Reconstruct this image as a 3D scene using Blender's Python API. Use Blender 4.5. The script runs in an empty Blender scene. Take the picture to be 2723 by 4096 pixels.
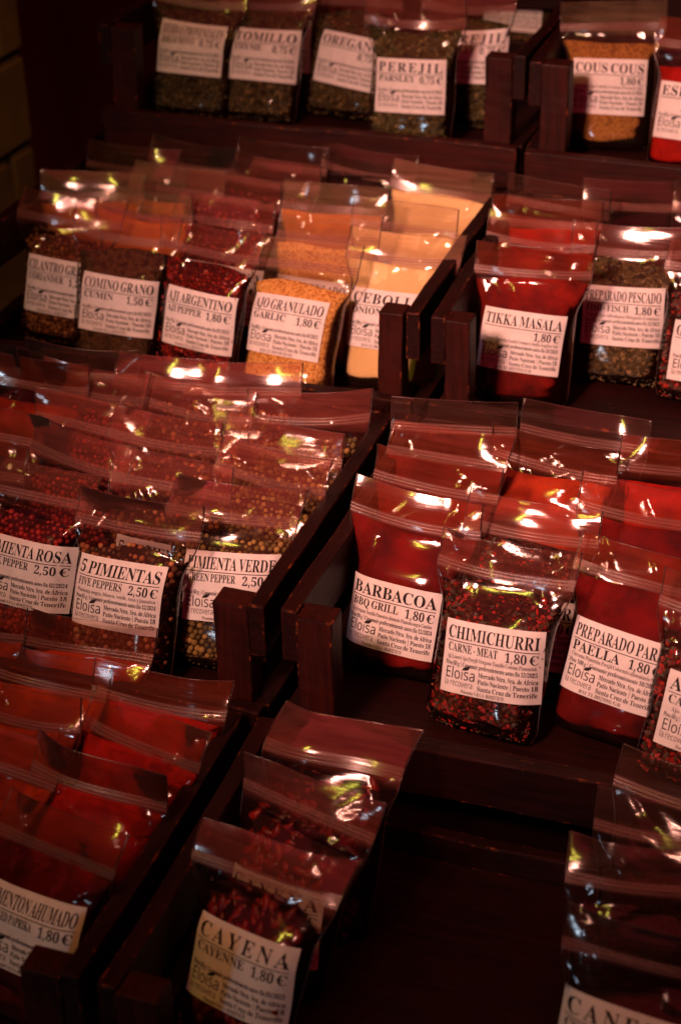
# Market spice stall: zip bags of spices standing in dark wooden crates on a stepped stand.
import bpy, bmesh, math, random
import numpy as np
from mathutils import Matrix, Vector

random.seed(4)
U = 0.07                       # metres per layout unit (one paper label is one unit wide)
Z0 = 1.62                      # camera height in metres; layout heights are measured from the camera
SC = bpy.context.scene
COL = SC.collection

# ------------------------------------------------------------------ camera
cam_d = bpy.data.cameras.new('camera')
cam = bpy.data.objects.new('camera', cam_d)
COL.objects.link(cam)
RC = np.array([[0.94656, 0.32216, -0.01552], [0.15265, -0.48985, -0.85834], [-0.28413, 0.81009, -0.51285]])
M = Matrix.Identity(4)
for i in range(3):
    M[i][0] = RC[0][i]; M[i][1] = -RC[1][i]; M[i][2] = -RC[2][i]
M.translation = (0, 0, Z0)
cam.matrix_world = M
cam_d.sensor_fit = 'VERTICAL'
cam_d.sensor_height = 36.0
cam_d.sensor_width = 24.0
cam_d.lens = 36.0 * 6884.7 / 4096.0
cam_d.clip_start = 0.05
cam_d.clip_end = 60.0
cam_d.dof.use_dof = True
cam_d.dof.focus_distance = 17.9 * U
cam_d.dof.aperture_fstop = 6.3
SC.camera = cam

# ------------------------------------------------------------------ world, lamps, exposure
W = bpy.data.worlds.new('World')
SC.world = W
W.use_nodes = True
W.node_tree.nodes['Background'].inputs[0].default_value = (1.0, 0.06, 0.12, 1)
W.node_tree.nodes['Background'].inputs[1].default_value = 0.014

def P(x, y, z):
    return Vector((x * U, y * U, Z0 + z * U))

def lamp(name, kind, loc, target, energy, color, size, **kw):
    d = bpy.data.lights.new(name, kind)
    d.energy = energy
    d.color = color
    if kind == 'AREA':
        d.shape = 'RECTANGLE'
        d.size = size; d.size_y = kw.get('size_y', size)
    else:
        d.shadow_soft_size = size
    if kind == 'SPOT':
        d.spot_size = math.radians(kw['angle']); d.spot_blend = kw.get('blend', 1.0)
    o = bpy.data.objects.new(name, d)
    COL.objects.link(o)
    o.location = loc
    o.rotation_euler = (Vector(target) - Vector(loc)).to_track_quat('-Z', 'Y').to_euler()
    return o

lamp('stall_spotlight', 'SPOT', P(-8.6, -2.0, 7.6), P(-3.4, 17.5, -7.4), 212, (1.0, 0.44, 0.345), 0.13, angle=36.2, blend=1.0)
lamp('daylight_opening', 'AREA', P(-13.5, -20, -5.0), P(-4.5, 16, -9.5), 3.0, (0.62, 0.80, 1.0), 0.10, size_y=0.20)
lamp('yellow_hall_lamp', 'AREA', P(-11.0, 0.5, 9.6), P(-4.5, 15, -9.5), 2.3, (1.0, 0.86, 0.10), 0.04, size_y=0.34)
lamp('red_overhead_fill', 'AREA', P(-8, 4, 33), P(-6, 15, -9.5), 25.0, (1.0, 0.05, 0.085), 4.0, size_y=4.0)  # added soft red fill that tints the dim areas, no real awning
lamp('wall_fill_light', 'SPOT', P(3, 6, 16), P(-14, 23.0, -8.0), 22, (1.0, 0.55, 0.20), 0.05, angle=18, blend=1.0)  # added lamp, only there to brighten the block wall

SC.view_settings.view_transform = 'Standard'
SC.view_settings.look = 'None'
SC.view_settings.exposure = 0.0
SC.view_settings.gamma = 1.0
SC.view_settings.use_curve_mapping = False
SC.render.engine = 'CYCLES'
SC.cycles.transparent_max_bounces = 64
SC.cycles.max_bounces = 10
SC.cycles.caustics_reflective = False
SC.cycles.caustics_refractive = False
SC.cycles.sample_clamp_indirect = 4.0
SC.cycles.use_denoising = True

# ------------------------------------------------------------------ materials
def mat(name):
    m = bpy.data.materials.new(name)
    m.use_nodes = True
    nt = m.node_tree
    return m, nt, nt.nodes['Principled BSDF'], nt.nodes['Material Output']

def N(nt, t, **kw):
    n = nt.nodes.new(t)
    for k, v in kw.items():
        if k.startswith('i_'):
            n.inputs[int(k[2:]) if k[2:].isdigit() else k[2:].replace('_', ' ')].default_value = v
        else:
            setattr(n, k, v)
    return n

def ramp(nt, fac, stops):
    r = nt.nodes.new('ShaderNodeValToRGB')
    el = r.color_ramp.elements
    while len(el) < len(stops):
        el.new(0.5)
    for e, (p, c) in zip(el, stops):
        e.position = p
        e.color = (*c, 1)
    nt.links.new(fac, r.inputs[0])
    return r.outputs[0]

def coords(nt, scale=(1, 1, 1)):
    tc = N(nt, 'ShaderNodeTexCoord')
    mp = N(nt, 'ShaderNodeMapping')
    mp.inputs['Scale'].default_value = tuple(s / U for s in scale)
    oi = N(nt, 'ShaderNodeObjectInfo')
    ml = N(nt, 'ShaderNodeMath', operation='MULTIPLY', i_1=37.0)
    nt.links.new(oi.outputs['Random'], ml.inputs[0])
    nt.links.new(tc.outputs['Object'], mp.inputs[0])
    ad = N(nt, 'ShaderNodeVectorMath', operation='ADD')
    nt.links.new(mp.outputs[0], ad.inputs[0]); nt.links.new(ml.outputs[0], ad.inputs[1])
    return ad.outputs[0]

def noise(nt, co, scale, detail=4, rough=0.55):
    n = N(nt, 'ShaderNodeTexNoise')
    n.inputs['Scale'].default_value = scale
    n.inputs['Detail'].default_value = detail
    n.inputs['Roughness'].default_value = rough
    nt.links.new(co, n.inputs['Vector'])
    return n.outputs['Fac']

def film_mat(name, milk, rough, bump=0.26, tint=(0.97, 0.95, 0.93), gloss=1.0, striate=True, body=1.0, dust=(0.86, 0.36, 0.30)):
    m, nt, bs, out = mat(name)
    nt.nodes.remove(bs)
    L = nt.links.new
    c1 = coords(nt, (0.9, 2, 1.7))
    n1 = noise(nt, c1, 1.5, 1.5, 0.4)
    c2 = coords(nt, (0.5, 3, 26))
    n2 = noise(nt, c2, 1.0, 2)
    mx = N(nt, 'ShaderNodeMath', operation='MULTIPLY_ADD', i_1=0.055 if striate else 0.0)
    L(n2, mx.inputs[0]); L(n1, mx.inputs[2])
    bp = N(nt, 'ShaderNodeBump')
    bp.inputs['Strength'].default_value = bump
    bp.inputs['Distance'].default_value = 0.006
    L(mx.outputs[0], bp.inputs['Height'])
    tr = N(nt, 'ShaderNodeBsdfTransparent'); tr.inputs[0].default_value = (*tint, 1)
    df = N(nt, 'ShaderNodeBsdfDiffuse'); df.inputs[0].default_value = (*dust, 1)
    tl = N(nt, 'ShaderNodeBsdfTranslucent'); tl.inputs[0].default_value = (*dust, 1)
    dm = N(nt, 'ShaderNodeMixShader'); dm.inputs[0].default_value = 0.35
    L(df.outputs[0], dm.inputs[1]); L(tl.outputs[0], dm.inputs[2])
    # milkiness varies with scuffs
    sc = noise(nt, coords(nt, (0.8, 2, 9)), 2.0, 5)
    mr = N(nt, 'ShaderNodeMapRange'); mr.inputs[1].default_value = 0.3; mr.inputs[2].default_value = 0.75
    mr.inputs[3].default_value = milk * 0.6; mr.inputs[4].default_value = milk * 1.5
    L(sc, mr.inputs[0])
    tc = N(nt, 'ShaderNodeTexCoord'); sx = N(nt, 'ShaderNodeSeparateXYZ'); L(tc.outputs['Object'], sx.inputs[0])
    hr = N(nt, 'ShaderNodeMapRange'); hr.inputs[1].default_value = 1.50 * U; hr.inputs[2].default_value = 1.58 * U
    hr.inputs[3].default_value = body; hr.inputs[4].default_value = 1.0
    L(sx.outputs[2], hr.inputs[0])
    hm = N(nt, 'ShaderNodeMath', operation='MULTIPLY'); L(mr.outputs[0], hm.inputs[0]); L(hr.outputs[0], hm.inputs[1])
    m1 = N(nt, 'ShaderNodeMixShader')
    L(hm.outputs[0], m1.inputs[0]); L(tr.outputs[0], m1.inputs[1]); L(dm.outputs[0], m1.inputs[2])
    gl = N(nt, 'ShaderNodeBsdfGlossy'); gl.inputs['Roughness'].default_value = rough
    L(bp.outputs[0], gl.inputs['Normal'])
    fr = N(nt, 'ShaderNodeFresnel'); fr.inputs[0].default_value = 1.5
    L(bp.outputs[0], fr.inputs['Normal'])
    fm = N(nt, 'ShaderNodeMath', operation='MULTIPLY', i_1=gloss)
    L(fr.outputs[0], fm.inputs[0])
    m2 = N(nt, 'ShaderNodeMixShader')
    L(fm.outputs[0], m2.inputs[0]); L(m1.outputs[0], m2.inputs[1]); L(gl.outputs[0], m2.inputs[2])
    L(m2.outputs[0], out.inputs['Surface'])
    return m

FILM = film_mat('clear_film', 0.066, 0.09, body=0.12, dust=(0.88, 0.25, 0.18))
FILM_HAZE = film_mat('hazy_film', 0.10, 0.10, body=0.10, dust=(0.84, 0.20, 0.16))
FILM_SHADED = film_mat('shaded_film', 0.022, 0.11, body=0.2, dust=(0.80, 0.34, 0.24))  # darker film copy: shade put into the colour of bags in dim places
FILM_RED = film_mat('red_dusted_film', 0.070, 0.09, body=0.07, dust=(0.85, 0.15, 0.065))
FILM_WARM = film_mat('orange_dusted_film', 0.10, 0.09, body=0.12, dust=(0.88, 0.56, 0.32))
ZIP = film_mat('zip_plastic', 0.13, 0.24, bump=0.15, gloss=0.7, striate=False)
SEAM = film_mat('welded_edge', 0.08, 0.2, bump=0.1, striate=False)

def powder_mat(name, lo, hi, scale=2.2, bump=0.5, grain=0.0, rough=0.85):
    m, nt, bs, out = mat(name)
    L = nt.links.new
    co = coords(nt)
    n = noise(nt, co, scale, 6, 0.6)
    if grain:
        v = N(nt, 'ShaderNodeTexVoronoi'); v.inputs['Scale'].default_value = grain
        L(co, v.inputs['Vector'])
        sp = N(nt, 'ShaderNodeSeparateColor'); L(v.outputs['Color'], sp.inputs[0])
        a = N(nt, 'ShaderNodeMath', operation='MULTIPLY_ADD', i_1=0.7); L(sp.outputs[0], a.inputs[0])
        b = N(nt, 'ShaderNodeMath', operation='MULTIPLY', i_1=0.5); L(n, b.inputs[0]); L(b.outputs[0], a.inputs[2])
        fac = a.outputs[0]; hgt = v.outputs['Distance']
    else:
        fac = n; hgt = n
    L(ramp(nt, fac, [(0.3, lo), (0.72, hi)]), bs.inputs['Base Color'])
    bs.inputs['Roughness'].default_value = rough
    bs.inputs['Specular IOR Level'].default_value = 0.2
    bp = N(nt, 'ShaderNodeBump'); bp.inputs['Strength'].default_value = bump; bp.inputs['Distance'].default_value = 0.003
    if grain: bp.invert = True
    L(hgt, bp.inputs['Height']); L(bp.outputs[0], bs.inputs['Normal'])
    return m

def island_mat(name, stops, rough=0.6, bump=0.0, spec=0.3):
    m, nt, bs, out = mat(name)
    L = nt.links.new
    g = N(nt, 'ShaderNodeNewGeometry')
    L(ramp(nt, g.outputs['Random Per Island'], stops), bs.inputs['Base Color'])
    bs.inputs['Roughness'].default_value = rough
    bs.inputs['Specular IOR Level'].default_value = spec
    if bump:
        n = noise(nt, coords(nt), 60, 3)
        bp = N(nt, 'ShaderNodeBump'); bp.inputs['Strength'].default_value = bump; bp.inputs['Distance'].default_value = 0.0006
        L(n, bp.inputs['Height']); L(bp.outputs[0], bs.inputs['Normal'])
    return m

CONT = {  # fill: (body material, scatter kind, scatter material)
 'paprika': (powder_mat('red_paprika', (0.028, 0.0005, 0.0004), (0.18, 0.0024, 0.0012)), None, None),
 'bright_paprika': (powder_mat('bright_paprika', (0.12, 0.0014, 0.0007), (0.50, 0.0085, 0.0020)), None, None),
 'orange_paprika': (powder_mat('orange_paprika', (0.13, 0.008, 0.0016), (0.48, 0.040, 0.0050)), None, None),
 'tikka': (powder_mat('tikka_powder', (0.06, 0.0012, 0.0006), (0.28, 0.0085, 0.0018)), None, None),
 'curry': (powder_mat('orange_curry', (0.40, 0.095, 0.012), (0.58, 0.17, 0.024)), None, None),
 'onion': (powder_mat('pale_onion', (0.74, 0.51, 0.21), (0.86, 0.63, 0.31)), None, None),
 'garlic': (powder_mat('garlic_granules', (0.46, 0.18, 0.036), (0.80, 0.43, 0.12), 4, 0.5, 40), None, None),
 'couscous': (powder_mat('couscous_grain', (0.19, 0.075, 0.014), (0.36, 0.16, 0.035), 4, 0.4, 34), None, None),
 'coriander': (powder_mat('coriander_bed', (0.04, 0.012, 0.004), (0.07, 0.022, 0.008), 4), 'corn', island_mat('coriander_seeds', [(0, (0.10, 0.030, 0.009)), (0.7, (0.22, 0.07, 0.022)), (1, (0.34, 0.14, 0.05))], 0.6, 0.4)),
 'cumin': (powder_mat('cumin_bed', (0.025, 0.011, 0.004), (0.08, 0.036, 0.012), 4, 0.9, 16), 'stick', island_mat('cumin_seeds', [(0, (0.04, 0.018, 0.007)), (1, (0.13, 0.065, 0.022))])),
 'herb': (powder_mat('dried_herb', (0.016, 0.010, 0.003), (0.06, 0.038, 0.010), 5, 0.8, 20), 'flake', island_mat('herb_flakes', [(0, (0.022, 0.018, 0.005)), (0.6, (0.065, 0.048, 0.012)), (1, (0.20, 0.12, 0.035))])),
 'parsley': (powder_mat('dried_parsley', (0.016, 0.013, 0.003), (0.06, 0.048, 0.012), 5, 0.8, 20), 'flake', island_mat('parsley_flakes', [(0, (0.024, 0.022, 0.005)), (0.7, (0.075, 0.065, 0.015)), (1, (0.22, 0.15, 0.04))])),
 'fish_mix': (powder_mat('fish_herb_mix', (0.018, 0.014, 0.005), (0.08, 0.055, 0.018), 5, 0.9, 18), 'flake', island_mat('fish_mix_flakes', [(0, (0.025, 0.020, 0.007)), (0.6, (0.085, 0.062, 0.020)), (1, (0.30, 0.18, 0.065))])),
 'chili_flakes': (powder_mat('chili_bed', (0.025, 0.001, 0.0008), (0.08, 0.003, 0.0015), 5, 0.9, 20), 'flake', island_mat('chili_flakes', [(0, (0.06, 0.0016, 0.001)), (0.75, (0.30, 0.007, 0.004)), (1, (0.48, 0.07, 0.016))], 0.4, 0, 0.5)),
 'meat_mix': (powder_mat('meat_mix_bed', (0.012, 0.0025, 0.0012), (0.045, 0.006, 0.0025), 5, 0.9, 22), 'flake', island_mat('meat_mix_flakes', [(0, (0.025, 0.018, 0.005)), (0.4, (0.05, 0.024, 0.007)), (0.65, (0.15, 0.006, 0.0035)), (1, (0.42, 0.014, 0.006))], 0.5)),
 'pink_pepper': (powder_mat('pink_pepper_bed', (0.02, 0.001, 0.001), (0.05, 0.002, 0.0015), 5), 'corn', island_mat('pink_peppercorns', [(0, (0.12, 0.004, 0.004)), (0.7, (0.30, 0.010, 0.010)), (1, (0.50, 0.03, 0.018))], 0.5, 0.3, 0.4)),
 'five_pepper': (powder_mat('mixed_pepper_bed', (0.012, 0.005, 0.002), (0.03, 0.010, 0.004), 5), 'corn', island_mat('mixed_peppercorns', [(0, (0.04, 0.016, 0.008)), (0.45, (0.11, 0.042, 0.018)), (0.8, (0.34, 0.10, 0.03)), (0.93, (0.55, 0.26, 0.11)), (1, (0.36, 0.02, 0.01))], 0.6, 0.5)),
 'green_pepper': (powder_mat('green_pepper_bed', (0.018, 0.008, 0.003), (0.04, 0.018, 0.006), 5), 'corn', island_mat('green_peppercorns', [(0, (0.08, 0.058, 0.016)), (0.6, (0.22, 0.15, 0.04)), (1, (0.44, 0.27, 0.08))], 0.65, 0.6)),
 'cayenne': (powder_mat('cayenne_bed', (0.010, 0.001, 0.0008), (0.03, 0.002, 0.001), 5), 'pod', island_mat('cayenne_pods', [(0, (0.11, 0.003, 0.002)), (1, (0.30, 0.009, 0.005))], 0.35, 0.2, 0.4)),
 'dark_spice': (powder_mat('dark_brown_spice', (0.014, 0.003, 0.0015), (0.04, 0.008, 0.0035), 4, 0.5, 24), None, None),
}

def wood_mat(name, lo, hi, wear):
    m, nt, bs, out = mat(name)
    L = nt.links.new
    co = coords(nt, (1, 1, 1))
    tc = N(nt, 'ShaderNodeTexCoord')
    at = N(nt, 'ShaderNodeAttribute', attribute_name='grain')       # along-the-board coordinate frame
    mp = N(nt, 'ShaderNodeMapping'); mp.inputs['Scale'].default_value = (0.6, 9, 9)
    L(at.outputs['Vector'], mp.inputs[0])
    g = noise(nt, mp.outputs[0], 1.6, 6, 0.65)
    s = noise(nt, at.outputs['Vector'], 1.4, 4, 0.6)
    mx = N(nt, 'ShaderNodeMath', operation='MULTIPLY_ADD', i_1=0.55); L(g, mx.inputs[0])
    h = N(nt, 'ShaderNodeMath', operation='MULTIPLY', i_1=0.45); L(s, h.inputs[0]); L(h.outputs[0], mx.inputs[2])
    mid = tuple((a + b) / 2 for a, b in zip(lo, hi))
    base = ramp(nt, mx.outputs[0], [(0.34, lo), (0.5, mid), (0.66, hi)])
    if wear:
        w = noise(nt, at.outputs['Vector'], 7.0, 5, 0.7)
        wr = ramp(nt, w, [(0.56, (0, 0, 0)), (0.70, (1, 1, 1))])
        mc = N(nt, 'ShaderNodeMix', data_type='RGBA')
        L(wr, mc.inputs[0]); L(base, mc.inputs[6]); mc.inputs[7].default_value = (*wear, 1)
        base = mc.outputs[2]
    L(base, bs.inputs['Base Color'])
    bs.inputs['Roughness'].default_value = 0.55
    bs.inputs['Specular IOR Level'].default_value = 0.22
    bp = N(nt, 'ShaderNodeBump'); bp.inputs['Strength'].default_value = 0.5; bp.inputs['Distance'].default_value = 0.0015
    L(g, bp.inputs['Height']); L(bp.outputs[0], bs.inputs['Normal'])
    return m

WOOD = wood_mat('stained_wood', (0.005, 0.0007, 0.0005), (0.022, 0.0028, 0.0016), None)
WOOD_RED_LIFT = wood_mat('lightened_red_wood', (0.010, 0.0014, 0.0009), (0.054, 0.007, 0.0038), None)  # red stain, lightened to make up for weak light on the top board
WOOD_EDGE = wood_mat('worn_wood_edge', (0.007, 0.001, 0.0008), (0.030, 0.0042, 0.0024), (0.28, 0.06, 0.016))

def plain(name, color, rough=0.8, spec=0.2):
    m, nt, bs, out = mat(name)
    n = noise(nt, coords(nt), 9, 5)
    nt.links.new(ramp(nt, n, [(0.3, tuple(c * 0.86 for c in color)), (0.7, color)]), bs.inputs['Base Color'])
    bs.inputs['Roughness'].default_value = rough
    bs.inputs['Specular IOR Level'].default_value = spec
    return m

PAPER = plain('label_paper', (0.80, 0.77, 0.75), 0.65, 0.3)
INK = plain('label_ink', (0.020, 0.016, 0.018), 0.7)
INK_SOFT = plain('label_thin_ink', (0.16, 0.13, 0.13), 0.7)
STEP_M = plain('stand_cloth', (0.010, 0.002, 0.002), 0.95, 0.05)
BACKDROP_M = plain('backdrop_dark', (0.10, 0.030, 0.034), 0.95, 0.05)
FLOOR_M = plain('dark_floor', (0.05, 0.04, 0.035), 0.8)

# bag: row, x, y, yaw, lean, (label offset u, label height, label tilt)
SPOTS = {
 'her': (1, -10.09, 22.53, 2, 16, (-0.01, 0.98, -1.7)),
 'tom': (1, -9.13, 22.66, -2, 18, (0.09, 0.93, 0.1)),
 'ore': (1, -7.99, 23.15, -7, 18, (0.09, 0.80, -5.0)),
 'per': (1, -6.73, 22.35, -1, 14, (0.01, 0.78, 2.0)),
 'cou': (1, -4.07, 22.86, 5, 14, (-0.00, 0.84, 0.2)),
 'esp': (1, -2.82, 22.26, -6, 18, (-0.02, 0.76, -0.6)),
 'b1a': (1, -9.21, 23.21, -6, 14, (0.16, 0.94, 1.0)),
 'b1d': (1, -6.39, 26.92, -11, 14, (-0.01, 0.74, 1.8)),
 'b1b': (1, -6.30, 23.27, -4, 12, (0.16, 0.98, 3.0)),
 'cil': (2, -10.31, 18.40, -0, 19, (0.01, 0.76, -2.9)),
 'com': (2, -9.38, 18.05, 1, 19, (0.06, 0.78, -2.0)),
 'arg': (2, -8.22, 17.94, -12, 18, (0.06, 0.78, 0.2)),
 'ajo': (2, -6.96, 17.82, -4, 25, (-0.05, 0.86, -0.9)),
 'ceb': (2, -5.80, 18.38, 0, 20, (-0.06, 0.87, 0.2)),
 '2e': (2, -8.40, 18.88, -2, 20, (0.14, 0.73, -2.3)),
 '2f': (2, -9.44, 18.88, -0, 20, None),
 '2g': (2, -8.53, 19.67, 1, 20, None),
 '2h': (2, -6.93, 18.76, -1, 20, (-0.07, 0.74, -1.3)),
 '2i': (2, -6.07, 19.36, -1, 20, None),
 '2j': (2, -10.39, 19.28, 7, 20, None),
 '2k': (2, -9.42, 19.81, -2, 20, None),
 '2l': (2, -8.38, 20.45, -10, 20, None),
 '2m': (2, -7.16, 19.74, 1, 20, None),
 '2n': (2, -5.97, 20.77, 1, 20, None),
 '2o': (2, -10.52, 20.41, -12, 20, None),
 '2p': (2, -9.61, 20.77, -4, 18, None),
 '2q': (2, -8.40, 21.10, -3, 18, None),
 '2r': (2, -7.12, 21.17, -3, 18, None),
 'tik': (2, -4.14, 18.45, 4, 16, (-0.01, 0.81, -2.9)),
 'pes': (2, -3.13, 19.40, -0, 18, (0.02, 0.85, 2.4)),
 'gar': (2, -2.00, 19.16, -0, 18, (0.05, 0.62, -1.1)),
 '2s': (2, -4.24, 19.35, 0, 20, None),
 '2t': (2, -4.26, 20.03, 7, 20, None),
 '2u': (2, -4.32, 20.64, -3, 18, None),
 '2v': (2, -3.25, 20.97, 8, 18, None),
 '2w': (2, -2.17, 21.12, 2, 18, None),
 'ros': (3, -8.45, 13.34, -7, 22, (0.14, 0.81, 0.1)),
 'cin': (3, -7.08, 13.05, -2, 22, (-0.03, 0.92, 1.0)),
 'ver': (3, -6.17, 13.52, 2, 24, (0.13, 0.91, 3.4)),
 '3a': (3, -8.32, 14.14, -10, 22, None),
 '3b': (3, -7.00, 13.91, 5, 22, (-0.02, 0.68, -4.1)),
 '3c': (3, -6.08, 14.37, -5, 22, None),
 '3d': (3, -9.39, 14.39, 3, 22, None),
 '3e': (3, -8.48, 14.89, -4, 22, None),
 '3f': (3, -7.47, 14.80, -1, 22, None),
 '3g': (3, -6.16, 14.99, -4, 22, None),
 '3h': (3, -9.61, 15.70, -5, 22, None),
 '3i': (3, -8.88, 15.69, -10, 22, None),
 '3j': (3, -7.45, 15.60, -5, 22, None),
 '3k': (3, -6.09, 15.83, 8, 22, None),
 '3l': (3, -10.43, 15.88, 4, 20, None),
 '3m': (3, -9.15, 16.18, -1, 20, None),
 '3n': (3, -7.98, 16.17, 3, 20, None),
 '3o': (3, -7.03, 16.29, 10, 20, None),
 '3p': (3, -9.25, 13.59, 2, 22, None),
 'bar': (3, -4.33, 14.00, -4, 21, (-0.06, 0.64, -1.5)),
 'chi': (3, -3.25, 13.32, -8, 22, (0.07, 0.78, 4.3)),
 'pae': (3, -2.02, 13.55, -11, 26, (-0.03, 0.78, -2.3)),
 'ado': (3, -1.09, 13.14, -11, 24, (0.08, 0.70, -0.9)),
 '3q': (3, -3.08, 14.12, 2, 22, (0.08, 0.67, -4.2)),
 '3r': (3, -2.08, 14.79, 1, 22, None),
 '3s': (3, -4.38, 14.75, -6, 22, None),
 '3t': (3, -3.22, 15.56, -1, 22, None),
 '3u': (3, -4.46, 15.41, -5, 22, None),
 '3v': (3, -1.79, 15.87, 5, 22, None),
 '3w': (3, -4.34, 16.13, 13, 20, None),
 '3x': (3, -3.00, 16.29, 1, 20, None),
 'ahu': (4, -6.40, 9.37, -12, 24, (0.04, 0.90, 2.3)),
 '4a': (4, -6.29, 10.25, -2, 24, None),
 '4b': (4, -7.48, 10.27, -13, 24, None),
 '4c': (4, -6.27, 10.95, -9, 24, None),
 '4d': (4, -7.53, 10.97, -3, 24, None),
 '4e': (4, -6.23, 11.60, -4, 22, None),
 '4f': (4, -7.48, 11.57, -4, 22, None),
 '4g': (4, -7.38, 12.23, -4, 22, None),
 '4h': (4, -8.74, 12.19, -1, 22, None),
 'cay': (4, -4.50, 9.59, -15, 25, (0.05, 0.84, 1.6)),
 '4i': (4, -4.49, 10.56, -15, 24, (0.01, 0.62, 5.0)),
 '4j': (4, -4.35, 11.31, -6, 22, None),
 '4k': (4, -1.13, 11.70, -11, 22, None),
 '4l': (4, -1.05, 11.20, 4, 22, None),
 '4m': (4, -1.12, 10.53, 8, 22, None),
 '4n': (4, -1.03, 9.61, -0, 24, (-0.16, 0.90, -3.1)),
}
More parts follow.
